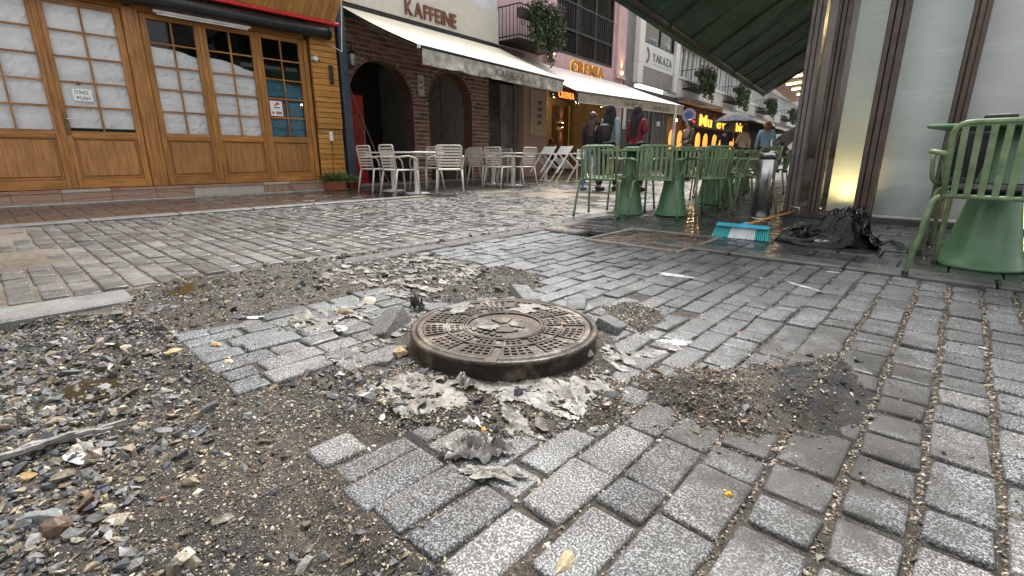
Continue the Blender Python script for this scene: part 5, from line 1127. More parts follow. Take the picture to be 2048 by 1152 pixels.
for k, (a, c_, z0, z1, x1) in enumerate(((21.4, 26.5, 3.26, 2.98, 1.9), (26.6, 33.8, 3.24, 2.86, 2.2), (34.0, 44, 3.24, 2.75, 2.2), (44.5, 58, 3.24, 2.75, 2.2))):
    e = rowthing('street_awning', ('narrow white awning over the first lit shop letters', 'longer white awning after the first over the lit shop', 'third white awning further up the street', 'farthest white awning up the street')[k], 'awning'); canopy((.1, a, z0 + .15), (.1, c_, z0 + .15), (x1, a, z1), (x1, c_, z1), cw, e, .02, 4, 6); valance((x1 + .01, a, z1), (x1 + .01, c_, z1), .2, cw, e, 40, .01); MB().tube([(x1, a, z1), (x1, c_, z1)], .035, 8).build('front_bar', plain('grey_bar', (.16, .15, .14), .5), e)
    for yb in (a + .2, c_ - .2): MB().tube([(.05, yb, z0 - .1), (x1 - .1, yb, z1 - .02)], .02, 6).build('arm', plain('grey_bar', (.16, .15, .14), .5), e)
# the street's far end
ee = empty('end_building', (-12, 76, 0), R(4), 'pale building closing the far end of the street', 'building')
bar('wall', (-16, 0, 0), (14, 5, 13), plain('end_wall', (.5, .49, .47), .8, var=.1), ee)
for i in range(12):
    for j in range(3): f = empty('window', (-14 + i * 2.2, 0, 3.6 + j * 3)); f.parent = ee; bar('frame', (0, -.08, 0), (1.1, -.002, 1.7), white, f); bar('pane', (.1, -.10, .1), (1.0, -.082, 1.6), plain('end_glass', (.08, .1, .11), .1), f)

# ------------------------------------------------------------------ glazed corner cafe
gc_ = empty('glazed_cafe', (0, 6.05, 0), 0, 'glazed cafe corner with brown metal frames and pale blinds behind the glass', 'cafe')
fm = plain('brown_frame', (.085, .062, .050), .38, .35, .25, 5, .2, 40); fm2 = plain('grey_brown_frame', (.14, .12, .11), .4, .3, .25, 5)
def frame(x0, x1, d=.07, m=fm, z1=4.3):
    w3 = (x1 - x0) / 3
    for k in range(3): bar('mullion', (x0 + k * w3 + .002, -d - (.012 if k == 1 else 0), .05), (x0 + (k + 1) * w3 - .002, .05, z1), m, gc_, .006)
frame(-1.41, -1.28, .08, fm2); frame(-1.19, -1.075, .05); frame(-.775, -.62, .07); frame(-.19, -.072, .07); frame(1.05, 1.18, .07); frame(2.4, 2.53, .07)
bar('sill', (-1.43, -.10, .012), (3.2, .08, .06), plain('dark_sill', (.05, .045, .042), .4, .3), gc_); bar('sill_strip', (-.60, -.085, .061), (3.2, -.05, .085), plain('pale_strip', (.40, .38, .35), .5), gc_); bar('head', (-1.43, -.1, 4.3), (3.2, .1, 4.5), fm, gc_)
bar('upper_wall', (-1.43, .0, 4.5), (5, 9, 9), plain('cafe_wall', (.34, .32, .29), .8), gc_)
cg = thin_glass('cafe_glass', (.96, .98, .97), 1.0, 1.45)
for a, c_ in ((-1.28, -1.19), (-1.075, -.775), (-.62, -.19), (-.072, 1.05), (1.18, 2.4)): MB().cbox((a, -.004, .06), (c_, .004, 4.3), .001).build('pane', cg, gc_)
def blind(x0, x1, c, nm, lab, y=.17):
    k = NT(nm); f = k.noise(1, 4, k.P((3, 3, 120))); g = k.noise(1.6, 4); col = k.mix(1, c, k.ramp(f, [(.3, .90), (.7, 1.03)]), 'MULTIPLY'); col = k.mix(1, col, k.ramp(g, [(.3, .84), (.7, 1.04)]), 'MULTIPLY'); col = k.mix(k.ramp(k.noise(1, 5, k.P((1.2, 1.2, 14))), [(.60, 0.), (.66, .35), (.70, 0.)]), col, (.9, .9, .9)); MATS[nm] = k.out(col, .75)
    n = 24; P = [[(x0 + (x1 - x0) * j / 6, y + .006 * math.sin(i * .9 + j), .06 + 4.2 * i / n) for j in range(7)] for i in range(n + 1)]; tag(MB().sheet(P).build('roller_blind', nm, None, True, (0, 6.05, 0)), lab, 'blind')
blind(-1.066, -.765, (.76, .82, .79), 'blind_green', 'pale greenish blind lit yellow at its foot in the narrow pane', .30); blind(-.63, -.18, (.74, .78, .77), 'blind_grey', 'pale grey blind in the pane before the green chair'); blind(-.085, 1.06, (.80, .76, .77), 'blind_pink', 'pale pinkish blind behind the green chair'); blind(1.17, 2.42, (.88, .86, .85), 'blind_far', 'pale blind in the pane at the building far side')
bar('inner_floor', (-1.40, .09, -.02), (3, 8, .03), plain('inner_floor', (.05, .047, .045), .3), gc_); bar('inner_back', (-1.40, 4.0, .03), (3, 4.1, 4.3), plain('brown_back', (.10, .07, .045), .7), gc_); bar('inner_ceiling', (-1.40, .1, 4.3), (3, 8, 4.4), dark_wall, gc_)
bar('side_sill', (-1.43, .10, .012), (-1.37, 9, .10), plain('dark_sill', (.05, .045, .042), .4, .3), gc_)
for k in range(6): bar('side_mullion', (-1.43, 1.4 + k * 1.45, .1), (-1.36, 1.52 + k * 1.45, 4.3), fm, gc_)
for k in range(6): MB().cbox((-1.402, .1 + k * 1.45 + (.07 if k else 0), .10), (-1.396, 1.4 + k * 1.45, 4.3), .001).build('side_pane', cg, gc_)
def glow_lamp(loc, label, e_, size=(.10, .05, .03), spot=True):
    e = empty('floor_lamp', loc, 0, label, 'lamp'); MB().cbox((-size[0] / 2, -size[1] / 2, 0), (size[0] / 2, size[1] / 2, size[2]), .004).build('case', blk, e); MB().cbox((-size[0] / 2 + .008, -size[1] / 2 + .008, size[2]), (size[0] / 2 - .008, size[1] / 2 - .008, size[2] + .004), .001).build('lens', emit('yellow_lens', (1, .66, .18), 2), e)
    l = bpy.data.lights.new('floor_lamp_light', 'SPOT'); l.energy = e_; l.color = (1, .72, .28); l.spot_size = R(120); l.spot_blend = .9; l.shadow_soft_size = .10; lo = bpy.data.objects.new('floor_lamp_light', l); COL.objects.link(lo); lo.parent = e; lo.location = (0, .01, size[2] + .02); lo.rotation_euler = (R(180 - 22), 0, 0)
glow_lamp((-.90, 6.05 + .05, .065), 'yellow floor lamp shining up the narrow greenish blind', 6.5, (.16, .05, .02))
glow_lamp((-1.14, 6.05 + .20, .06), 'yellow floor lamp between the corner frames', .25)
lb = empty('lantern_box', (.44, 5.93, .012), 0, 'glowing yellow lantern box on the pavement behind the green table', 'lantern'); MB().cbox((-.09, -.05, .05), (.09, .05, .26), .006).build('diffuser', emit('lantern_glow', (1, .72, .28), 3.2), lb)
for z in (.0, .26): MB().cbox((-.10, -.06, z), (.10, .06, z + .05 if z < .1 else z + .03), .006).build('plate', blk, lb)
for sx in (-1, 1):
    for sy in (-1, 1): MB().cbox((sx * .095 - .006, sy * .055 - .006, .05), (sx * .095 + .006, sy * .055 + .006, .26), .002).build('corner_bar', blk, lb)
il = bulb('pendant_lamp', (-.2, 8.6, 2.6), .07, (1, .72, .3), 6, 'warm pendant lamp deep inside the glazed cafe', 25)

# ------------------------------------------------------------------ green awning over the terrace
gw = empty('green_awning', (0, 0, 0), 0, 'dark green awning stretched out over the green terrace tables', 'awning')
ed = lambda y: -3.03 - .1366 * (y - 5.24); rr_ = lambda y: -1.45 - .1366 * (y - 6.0)
y0, y1 = 4.0, 14.83; gz = lambda x, y: 2.30 + .60 * (x - ed(y))
gcan = plain('green_canvas', (.026, .062, .040), .7, var=.3, vscale=2)
canopy((rr_(y0), y0, gz(rr_(y0), y0)), (rr_(y1), y1, gz(rr_(y1), y1)), (ed(y0), y0, 2.30), (ed(y1), y1, 2.30), gcan, gw, .02, 8, 30, 'canvas', .008)
dk = plain('dark_rafter', (.05, .042, .038), .5); MB().tube([(ed(y0), y0, 2.29), (ed(y1), y1, 2.29)], .045, 10).build('front_bar', dk, gw, True)
valance((ed(y0), y0, 2.28), (ed(y1), y1, 2.28), .10, gcan, gw, 60, .012)
for k, y in enumerate(np.linspace(y0 + .4, y1 - .02, 6)): MB().tube([(rr_(y), y, gz(rr_(y), y) - .05), (ed(y), y, 2.25)], .020, 8).build('rafter', dk, gw)
for k, y in enumerate(np.linspace(y0 + 1.4, y1 - 1.1, 5)): MB().tube([(rr_(y), y, gz(rr_(y), y) - .025), (ed(y), y, 2.275)], .008, 6).build('seam', plain('green_seam', (.012, .024, .017), .8), gw)
rc = empty('lit_canopy', (0, 0, 0), 0, 'wooden canopy ceiling with bright strip lights beyond the green awning', 'canopy')
cb = MB(); cb.add([(-4.6, 15.2, 2.75), (-1.6, 15.2, 3.0), (-2.6, 23, 3.0), (-5.7, 23, 2.75), (-4.6, 15.2, 2.82), (-1.6, 15.2, 3.07), (-2.6, 23, 3.07), (-5.7, 23, 2.82)], [(3, 2, 1, 0), (4, 5, 6, 7), (0, 1, 5, 4), (1, 2, 6, 5), (2, 3, 7, 6), (3, 0, 4, 7)]); cb.build('ceiling', plain('amber_wood', (.42, .22, .08), .5, var=.2, vscale=2), rc)
for k, y in enumerate((16.0, 17.4, 18.8, 20.4)): MB().tube([(-4.2 - .128 * (y - 15), y, 2.76), (-2.3 - .128 * (y - 15), y, 2.93)], .03, 8).build('strip_light', emit('strip_glow', (1, .75, .35), 2.5), rc)
rb = empty('stone_building', (-1.6, 15.0, 0), R(7.3), 'pale stone building behind the glazed cafe further up the street', 'building'); bar('wall', (.1, .2, 0), (6, 40, 12), plain('right_stone', (.42, .39, .34), .8, var=.15), rb)
for k in range(24): f = empty('window', (.1, 1.2 + (k % 12) * 3.0, 4.2 + 3.6 * (k // 12))); f.parent = rb; bar('frame', (-.05, 0, 0), (-.002, 1.4, 2.0), white, f); bar('pane', (-.07, .1, .1), (-.052, 1.3, 1.9), plain('end_glass', (.08, .1, .11), .1), f)

# ------------------------------------------------------------------ furniture
green = plain('green_metal', (.175, .245, .125), .42, .0, .30, 16, .1, 60, .1); greent = plain('green_table', (.085, .185, .09), .32, .0, .12, 6, rvar=.1); chw = plain('chair_white', (.52, .47, .42), .55, var=.08, vscale=12); tw = plain('table_white', (.74, .73, .71), .4, var=.06)
for nm_ in ('green_metal', 'green_table'):
    m_k = MATS[nm_]; t_ = m_k.node_tree; bs = t_.nodes['Principled BSDF']; src = bs.inputs['Base Color'].links[0].from_socket
    nz = t_.nodes.new('ShaderNodeTexNoise'); nz.inputs['Scale'].default_value = 38; nz.inputs['Detail'].default_value = 6; ge = t_.nodes.new('ShaderNodeNewGeometry'); t_.links.new(ge.outputs['Position'], nz.inputs['Vector'])
    rp = t_.nodes.new('ShaderNodeValToRGB'); rp.color_ramp.elements[0].position = .64; rp.color_ramp.elements[0].color = (0, 0, 0, 1); rp.color_ramp.elements[1].position = .70; rp.color_ramp.elements[1].color = (.55, .55, .55, 1); t_.links.new(nz.outputs['Fac'], rp.inputs[0])
    mx = t_.nodes.new('ShaderNodeMixRGB'); t_.links.new(rp.outputs[0], mx.inputs[0]); t_.links.new(src, mx.inputs[1]); mx.inputs[2].default_value = (.10, .095, .075, 1); t_.links.new(mx.outputs[0], bs.inputs['Base Color'])
def tube_obj(name, pts, r, mat, parent, n=8): return MB().tube(pts, r, n).build(name, mat, parent, True)
def green_chair():
    e = empty('green_chair'); t = .0135
    fr_ = tube_obj('back_frame', bend([(-.195, -.175, .43), (-.205, -.235, .79), (.205, -.235, .79), (.195, -.175, .43)], .075), t, green, e)
    tube_obj('seat_ring', bend([(-.195, -.18, .43), (-.21, .20, .44), (.21, .20, .44), (.195, -.18, .43), (-.195, -.18, .43)], .05), t * .9, green, e)
    for k in range(7):
        x = -.155 + k * .0517; b = MB(); a, c_ = Vector((x, -.182, .435)), Vector((x * 1.02, -.236, .785)); w_ = .013
        b.add([(a.x - w_, a.y - .003, a.z), (a.x + w_, a.y - .003, a.z), (c_.x + w_, c_.y - .003, c_.z), (c_.x - w_, c_.y - .003, c_.z), (a.x - w_, a.y + .003, a.z), (a.x + w_, a.y + .003, a.z), (c_.x + w_, c_.y + .003, c_.z), (c_.x - w_, c_.y + .003, c_.z)], [(0, 1, 2, 3), (7, 6, 5, 4), (0, 4, 5, 1), (1, 5, 6, 2), (2, 6, 7, 3), (3, 7, 4, 0)]); b.build('back_slat', green, e)
        MB().cbox((x - .016, -.18, .432), (x + .016, .20, .440), .002).build('seat_slat', green, e)
    for s in (-1, 1):
        tube_obj('arm', bend([(s * .203, -.215, .64), (s * .285, -.20, .655), (s * .295, .14, .645), (s * .270, .17, .47), (s * .208, .05, .437)], .06), t * .95, green, e)
        tube_obj('leg', bend([(s * .19, -.15, .43), (s * .235, -.17, .41), (s * .265, -.255, .0)], .05), t, green, e)
        tube_obj('leg', bend([(s * .20, .17, .435), (s * .232, .19, .41), (s * .245, .235, .0)], .05), t, green, e)
        for fx_, fy_ in ((s * .265, -.255), (s * .245, .235)): MB().lathe([(.0165, -.001), (.0165, .022), (.014, .025)], (fx_, fy_ * .985, 0), 8).build('foot_cap', blk, e)
    return e
def green_table(top=.30):
    e = empty('green_table'); MB().lathe([(.19, .0), (.195, .012), (.185, .022), (.16, .10), (.105, .40), (.062, .66), (.06, .735), (.0, .735)], n=32).build('pedestal', greent, e, True); MB().cbox((-top, -top, .735), (top, top, .755), .006).build('tabletop', greent, e); return e
def place(proto, x, y, rz, label, group, first):
    o_ = proto if not first else copy_tree(proto); o_.location = (x, y, .014 if 'green' in o_.name else -.002); o_.rotation_euler = (0, 0, R(rz)); k_ = ((1.07 if 'table' in o_.name else 1.01) if x > -.5 else .93) if 'green' in o_.name else 1.; o_.scale = (k_, k_, k_); tag(o_, label, 'table' if 'table' in o_.name else 'chair', group); return o_
gcx = green_chair(); gtx = green_table(); used = False
GCH = [(.165, 3.575, -10, 'green slatted armchair nearest the camera, its back turned, by the glass front'), (.14, 4.40, 174, 'green armchair with black cushions behind the nearest green table'), (-2.88, 4.62, 15, 'green armchair at the outer end of the terrace, back to the street'), (-2.40, 4.88, 24, 'green armchair second along the terrace edge, back turned'), (-2.14, 5.50, 62, 'green armchair turned sideways at the second terrace table'), (-2.98, 5.42, 195, 'green armchair across the first terrace table'), (-2.45, 5.72, 205, 'green armchair across the second terrace table'), (-2.44, 6.22, 20, 'green armchair in front of the third terrace table'), (-2.76, 7.35, 195, 'green armchair behind the third terrace table'), (-2.05, 6.75, 80, 'green armchair at the wall side of the third table'), (-2.86, 7.85, 12, 'green armchair before the fourth terrace table'), (-2.45, 8.5, 95, 'green armchair beside the fourth terrace table'), (-3.05, 9.2, 10, 'green armchair before the fifth terrace table'), (-2.55, 9.85, 95, 'green armchair beside the fifth terrace table'), (-3.25, 10.6, 190, 'farthest green armchair of the terrace row'), (-1.78, 6.05, 118, 'green armchair beside the steel bollard, seen from its side')]
for q in GCH: place(gcx, *q[:4], 'green armchairs of the terrace', used); used = True
used = False
for q in ((.16, 3.97, -8, 'green cone-footed table nearest the glass front'), (-2.76, 4.98, 18, 'green cone table at the outer end of the terrace'), (-2.34, 5.19, 22, 'second green cone table along the terrace edge'), (-2.53, 6.78, 15, 'third green cone table of the terrace'), (-2.93, 8.50, 8, 'fourth green cone table of the terrace'), (-3.12, 9.95, 8, 'fifth green cone table, farthest of the terrace')): place(gtx, *q, 'green cone-footed tables', used); used = True
cu = plain('black_cushion', (.010, .011, .014), .75, bump=.3); 
tag(MB().cbox((-.21, -.035, .0), (.21, .035, .36), .03).build('cushion', cu, None, False, (.13, 4.53, .465), (R(-8), 0, R(-8))), 'black upright cushion on the green armchair behind the nearest table', 'cushion'); tag(MB().cbox((-.20, -.19, 0), (.20, .19, .05), .018).build('cushion', cu, None, False, (.13, 4.38, .46), (0, 0, R(-8))), 'black flat seat cushion of the armchair behind the nearest table', 'cushion'); tag(MB().cbox((-.19, -.18, 0), (.19, .18, .045), .018).build('cushion', cu, None, False, (.168, 3.585, .462), (0, 0, R(-10))), 'black seat cushion on the nearest green armchair', 'cushion')
nh = empty('napkin_holder', (.10, 4.05, .823), R(-8), 'dark napkin holder on the nearest green table', 'holder'); MB().cbox((-.07, -.02, 0), (.07, -.012, .055), .002).cbox((-.07, .012, 0), (.07, .02, .055), .002).cbox((-.07, -.02, 0), (.07, .02, .006), .002).build('rack', blk, nh); MB().cbox((-.06, -.010, .008), (.06, .010, .062), .002).build('napkins', plain('napkin', (.5, .48, .45), .8, var=.4, vscale=40), nh)

def white_chair():
    e = empty('white_chair'); t = .014
    tube_obj('back_frame', bend([(-.20, -.19, .42), (-.215, -.25, .82), (.215, -.25, .82), (.20, -.19, .42)], .05), t, chw, e)
    for k in range(7):
        z = .475 + k * .047; y = -.195 - .055 * (z - .42) / .4; MB().cbox((-.205, y - .006, z), (.205, y + .006, z + .030), .004).build('back_slat', chw, e)
    MB().cbox((-.215, -.20, .415), (.215, .22, .440), .012).build('seat', chw, e)
    for s in (-1, 1):
        tube_obj('arm', bend([(s * .212, -.225, .63), (s * .25, .05, .655), (s * .245, .19, .60), (s * .215, .20, .43)], .07), t, chw, e)
        MB().tube([(s * .205, -.185, .43), (s * .235, -.27, .0)], [.019, .013], 8).build('leg', chw, e, True); MB().tube([(s * .205, .19, .43), (s * .235, .23, .0)], [.019, .013], 8).build('leg', chw, e, True)
    return e
def white_table(w_=.36, d=.36):
    e = empty('white_table'); MB().lathe([(.21, 0), (.215, .012), (.19, .022), (.05, .035), (.045, .06), (.045, .70), (.0, .70)], n=28).build('pedestal', tw, e, True); MB().cbox((-w_, -d, .70), (w_, d, .725), .008).build('tabletop', tw, e); return e
wc = white_chair(); used = False; RG = 'pale slatted cafe chairs'
for q in ((-7.78, 4.90, 0, 'pale slatted chair nearest the timber shop, back turned'), (-6.98, 4.84, -3, 'pale slatted chair second from the timber shop, back turned'), (-6.62, 5.62, 48, 'pale slatted chair at the end of the first white tables'), (-7.72, 5.95, 185, 'pale slatted chair behind the first white tables'), (-9.55, 8.75, 200, 'dim pale chair just inside the second brick arch'), (-7.97, 7.72, 2, 'pale slatted chair at the second white tables, nearer the arches'), (-7.24, 7.52, 6, 'pale slatted chair at the second white tables, nearer the street'), (-7.10, 8.05, 92, 'pale armchair facing the second white tables from the street side'), (-8.55, 8.85, 175, 'pale chair behind the second white tables')): place(wc, *q, RG, used); used = True
used = False; wtb = white_table()
for q in ((-8.05, 5.42, 4, 'white pedestal table nearest the timber shop'), (-7.18, 5.32, 4, 'white pedestal table beside the first, towards the street'), (-8.22, 8.30, 5, 'white pedestal table of the second pair near the arches'), (-7.50, 8.22, 5, 'white pedestal table of the second pair near the street'), (-8.35, 10.45, 5, 'white pedestal table holding up the tipped chairs'), (-7.35, 10.75, 5, 'white pedestal table behind the tipped chairs')): place(wtb, *q, 'white pedestal tables', used); used = True
def slat_chair():
    e = empty('slatted_chair'); w_ = plain('bright_white', (.70, .69, .67), .45, var=.06)
    for s in (-1, 1):
        MB().cbox((s * .205 - .016, -.22, .0), (s * .205 + .016, -.188, .82), .005).build('leg', w_, e); MB().cbox((s * .205 - .016, .188, .0), (s * .205 + .016, .22, .62), .005).build('leg', w_, e); MB().cbox((s * .205 - .018, -.188, .60), (s * .205 + .018, .22, .625), .005).build('arm', w_, e); MB().cbox((s * .205 - .012, -.188, .405), (s * .205 + .012, .188, .435), .004).build('side_rail', w_, e)
    for k in range(5): MB().cbox((-.189, -.212, .56 + k * .052), (.189, -.196, .60 + k * .052), .003).build('back_slat', w_, e)
    for k in range(7): MB().cbox((-.193, -.175 + k * .055, .436), (.193, -.13 + k * .055, .450), .003).build('seat_slat', w_, e)
    return e
sc1 = slat_chair(); sc1.location = (-8.12, 9.95, .12); sc1.rotation_euler = (R(-38), 0, R(-10)); tag(sc1, 'white slatted chair tipped against a table, nearer the arches', 'chair', 'white slatted chairs')
o_ = copy_tree(sc1); o_.location = (-7.58, 9.92, .12); o_.rotation_euler = (R(-38), 0, R(-12)); tag(o_, 'white slatted chair tipped against a table, nearer the walkers', 'chair')
o_ = copy_tree(sc1); o_.location = (-7.05, 10.55, 0); o_.rotation_euler = (0, 0, R(8)); tag(o_, 'upright white slatted chair beside the tipped ones', 'chair')

# steel bollard, broom, bag, door bolt
bo = empty('bollard', (-1.50, 5.50, .012), 0, 'polished steel bollard beside the corner of the glazed cafe', 'bollard'); stl = plain('steel', (.42, .42, .41), .22, .95, .2, 5, rvar=.1)
MB().lathe([(.088, 0), (.088, .60), (.085, .605)], n=32).build('shaft', stl, bo, True); MB().lathe([(.090, .615), (.090, .665), (.080, .68), (.03, .69), (0, .69)], n=32).build('cap', stl, bo, True); MB().lathe([(.083, .60), (.083, .618)], n=32).build('groove', blk, bo); MB().lathe([(.105, 0), (.105, .015), (.088, .022)], n=32).build('foot_ring', stl, bo, True)
br_ = empty('broom', (-1.23, 4.07, .012), R(2), 'push broom with turquoise and white bristles and a wooden handle', 'broom')
tq = plain('turquoise_body', (.06, .36, .52), .35); MB().cbox((-.20, -.005, .085), (.20, .045, .110), .010, Matrix.Rotation(R(18), 4, 'X')).build('head', tq, br_); MB().tube([(0, .03, .10), (.0, .10, .10)], .022, 10).build('socket', tq, br_)
for k in range(30):
    for j in range(3):
        x = -.19 + k * .0131; y = .005 + j * .014; sp_ = (x / .19) * .018; c_ = 'bristle_white' if 9 <= k <= 22 else 'bristle_teal'
        MB().tube([(x, y - .01, .092), (x + sp_ * .5, y - .035 - .004 * j, .045), (x + sp_ + random.gauss(0, .002), y - .060, .002)], [.0042, .006, .0075], 5).build('bristle_tuft', plain('bristle_white', (.72, .76, .76), .5) if c_ == 'bristle_white' else plain('bristle_teal', (.03, .33, .34), .45), br_)
hv = Vector((-1.22 + 1.23, 5.90 - 4.07, .06)); MB().tube([(0, .06, .10), tuple(hv)], .0125, 10).build('handle', plain('broom_wood', (.50, .24, .07), .4, var=.2), br_, True)
db = empty('door_bolt', (-1.04, 4.92, .012), 0, 'thin bent steel door bolt standing by the black bag', 'bolt'); MB().tube(bend([(0, 0, 0), (.012, .0, .19), (-.07, .0, .20)], .01), .008, 8).build('rod', stl, db, True); MB().cbox((-.03, -.03, 0), (.03, .03, .008), .002).build('plate', stl, db)
def bag():
    n, m = 70, 44; P = []
    for i in range(m + 1):
        row = []
        for j in range(n):
            a = 2 * math.pi * j / n; t = i / m; rr__ = (1 - t)
            lob = 1 + .06 * math.sin(3 * a + .6) + .04 * math.sin(5 * a + 2); x = .30 * rr__ ** .75 * lob * math.cos(a); y = .19 * rr__ ** .75 * lob * math.sin(a)
            pk_ = math.exp(-(((x - .10) / .13) ** 4 + ((y - .02) / .13) ** 4)); z = .05 * (1 - rr__ ** 6) + .15 * pk_ + .05 * math.exp(-(((x - .15) / .07) ** 2 + ((y - .04) / .07) ** 2)) + .04 * math.exp(-(((x + .08) / .13) ** 2 + (y / .12) ** 2))
            q = float(fbm(np.array(a * 2.4 + 7), np.array(rr__ * 3.5 + x * 6), 4)); fold = (1 - abs(2 * q - 1)) ** 2; q2 = float(fbm(np.array(x * 22 + 3), np.array(y * 22 + z * 15), 3)); q3 = 1 - abs(2 * q2 - 1)
            z += (.045 * (fold - .45) + .045 * (q3 - .55)) * min(1, t * 3) * (.45 + z * 3); x += .03 * (fold - .5) * (1 - t * .5); y += .035 * (q3 - .5) * min(1, t * 5)
            row.append((x, y, max(.0, z)))
        row.append(row[0]); P.append(row)
    return MB().sheet(P)
bg_ = empty('rubbish_bag', (-.70, 4.24, .014), R(-14), 'crumpled black plastic rubbish bag slumped by the glass front', 'bag'); bpl = NT('black_plastic_film'); bpl.out((.002, .002, .0025), .22, bpl.noise(24, 4), .35, .01, Specular_IOR_Level=.4); MATS['black_plastic_film'] = bpl.m
bg_.scale = (1.15, 1.15, 1.05)
bag().build('film', 'black_plastic_film', bg_, True)
P = [[(.20 + .24 * t, .02 + .06 * u + .015 * math.sin(t * 14 + u * 2), .04 + .05 * (1 - t) * abs(math.sin(u * 3 + t * 5)) + .02 * math.sin(t * 11)) for u in np.linspace(-1, 1, 9)] for t in np.linspace(0, 1, 16)]; MB().sheet(P).build('loose_end', 'black_plastic_film', bg_, True)

# ------------------------------------------------------------------ people
def skin(name, V_, E_, rad, mat, parent, sub=2, root=0):
    me = bpy.data.meshes.new(name); me.from_pydata(V_, E_, []); o_ = bpy.data.objects.new(name, me)
    md = o_.modifiers.new('skin', 'SKIN'); md.use_smooth_shade = True
    for i, r in enumerate(rad): me.skin_vertices[0].data[i].radius = (r if isinstance(r, tuple) else (r, r)); me.skin_vertices[0].data[i].use_root = (i == root)
    sm = o_.modifiers.new('sub', 'SUBSURF'); sm.levels = sub; sm.render_levels = sub
    m2 = evaluate(o_); bpy.data.objects.remove(o_); bpy.data.meshes.remove(me)
    m2.name = name; m2.materials.clear(); m2.materials.append(getmat(mat)); m2.polygons.foreach_set('use_smooth', [True] * len(m2.polygons)); return link(name, m2, parent)
skinm = plain('skin', (.42, .26, .19), .55, var=.06)
def person(loc, rz, h, top, legs, shoe, hair, label, hairlen=0, scarf=None, stride=.16, arms=(0, 0), coat=0., slim=1., name='person'):
    """facing +y; arms: elbow bend of the (left, right) arm: 0 hanging, 1 raised to the face"""
    e = empty(name, loc, R(rz), label, 'person'); k = h / 1.68; S = lambda *p: tuple(q * k for q in p)
    J = {'pel': (0, 0, .93), 'waist': (0, 0, 1.06), 'chest': (0, .01, 1.28), 'neck': (0, .0, 1.44), 'head': (0, .02, 1.52), 'crown': (0, .01, 1.62)}
    V_, E_, Rr, idx = [], [], [], {}
    def add(nm, p, r, par=None):
        idx[nm] = len(V_); V_.append(S(*p)); Rr.append((r[0] * k, r[1] * k) if isinstance(r, tuple) else r * k)
        if par: E_.append((idx[par], idx[nm]))
    add('pel', J['pel'], (.125 * slim, .10)); add('waist', J['waist'], (.115 * slim, .09), 'pel'); add('chest', J['chest'], (.13 * slim, .10), 'waist'); add('neck', J['neck'], .052, 'chest'); add('jaw', (0, .028, 1.50), (.060, .066), 'neck'); add('brow', (0, .022, 1.57), (.070, .082), 'jaw'); add('top', (0, .015, 1.62), .05, 'brow')
    leg_p = {}; arm_p = {}
    for s, nm in ((-1, 'l'), (1, 'r')):
        st = stride * s; hip = (s * .085, 0, .88); kn = (s * .09, st * .55 + .02, .48); an = (s * .09, st - .03, .085); toe = (s * .10, st + .10, .035); leg_p[nm] = (hip, kn, an, toe)
        add('hip' + nm, hip, .085, 'pel'); add('kn' + nm, kn, .056, 'hip' + nm); add('an' + nm, an, .040, 'kn' + nm); add('toe' + nm, toe, (.036, .026), 'an' + nm)
        b_ = arms[0 if s < 0 else 1]; sh = (s * .165, -.005, 1.37); el = (s * (.225 - .02 * b_), -.03 + .10 * b_ - st * .3, 1.10 + .06 * b_); wr = (s * (.24 - .17 * b_), .02 + .20 * b_ - st * .6, .87 + .52 * b_); ha = (s * (.24 - .20 * b_), .05 + .20 * b_ - st * .6, .79 + .68 * b_); arm_p[nm] = (sh, el, wr, ha)
        add('sh' + nm, sh, .055, 'chest'); add('el' + nm, el, .040, 'sh' + nm); add('wr' + nm, wr, .027, 'el' + nm); add('ha' + nm, ha, (.034, .020), 'wr' + nm)
    body = skin('body', V_, E_, Rr, skinm, e)
    fb = MB()
    for s, nm in ((-1, 'l'), (1, 'r')):
        ha = Vector(arm_p[nm][3]); wr = Vector(arm_p[nm][2]); d = (ha - wr).normalized(); sd = d.orthogonal().normalized()
        for f in range(4): p = ha + sd * (-.024 + f * .016); L = (.055, .068, .064, .050)[f]; fb.tube([S(*(p - d * .01)), S(*(p + d * L * .5)), S(*(p + d * L + Vector((-s * .02, 0, 0))))], [.009 * k, .008 * k, .006 * k], 6)
        fb.tube([S(*(wr + d * .03)), S(*(ha + Vector((0, .035, 0)))), S(*(ha + Vector((0, .045, 0)) + d * .03))], [.011 * k, .010 * k, .007 * k], 6)
    nz = MB().lathe([(0, -.014 * k), (.012 * k, 0), (0, .02 * k)], S(0, .105, 1.535), 6); fb.v, n0 = fb.v, len(fb.v); fb.add(nz.v, nz.f)
    me2 = fb.mesh('hand_nose', skinm, True); import bmesh as _b; bm2 = _b.new(); bm2.from_mesh(body.data); bm2.from_mesh(me2); bm2.to_mesh(body.data); bm2.free(); bpy.data.meshes.remove(me2); body.data.polygons.foreach_set('use_smooth', [True] * len(body.data.polygons))
    # clothes
    V_, E_, Rr, idx = [], [], [], {}
    add('pel', (0, 0, .95), (.140 * slim, .115)); 
    for nm in 'lr': a, b_, c_, _ = leg_p[nm]; add('hip' + nm, a, .098, 'pel'); add('kn' + nm, b_, .070, 'hip' + nm); add('an' + nm, (c_[0], c_[1], .10), .058, 'kn' + nm)
    skin('trousers', V_, E_, Rr, legs, e)
    V_, E_, Rr, idx = [], [], [], {}
    add('waist', (0, 0, 1.06), (.135 * slim, .108)); add('hem', (0, 0, .90 - coat), (.150 * slim + coat * .08, .125 + coat * .06), 'waist'); add('chest', (0, .01, 1.29), (.150 * slim, .118), 'waist'); add('collar', (0, .0, 1.435), .066, 'chest')
    for nm in 'lr': a, b_, c_, _ = arm_p[nm]; add('sh' + nm, a, .070, 'chest'); add('el' + nm, b_, .056, 'sh' + nm); add('wr' + nm, c_, .043, 'el' + nm)
    skin('jacket', V_, E_, Rr, top, e)
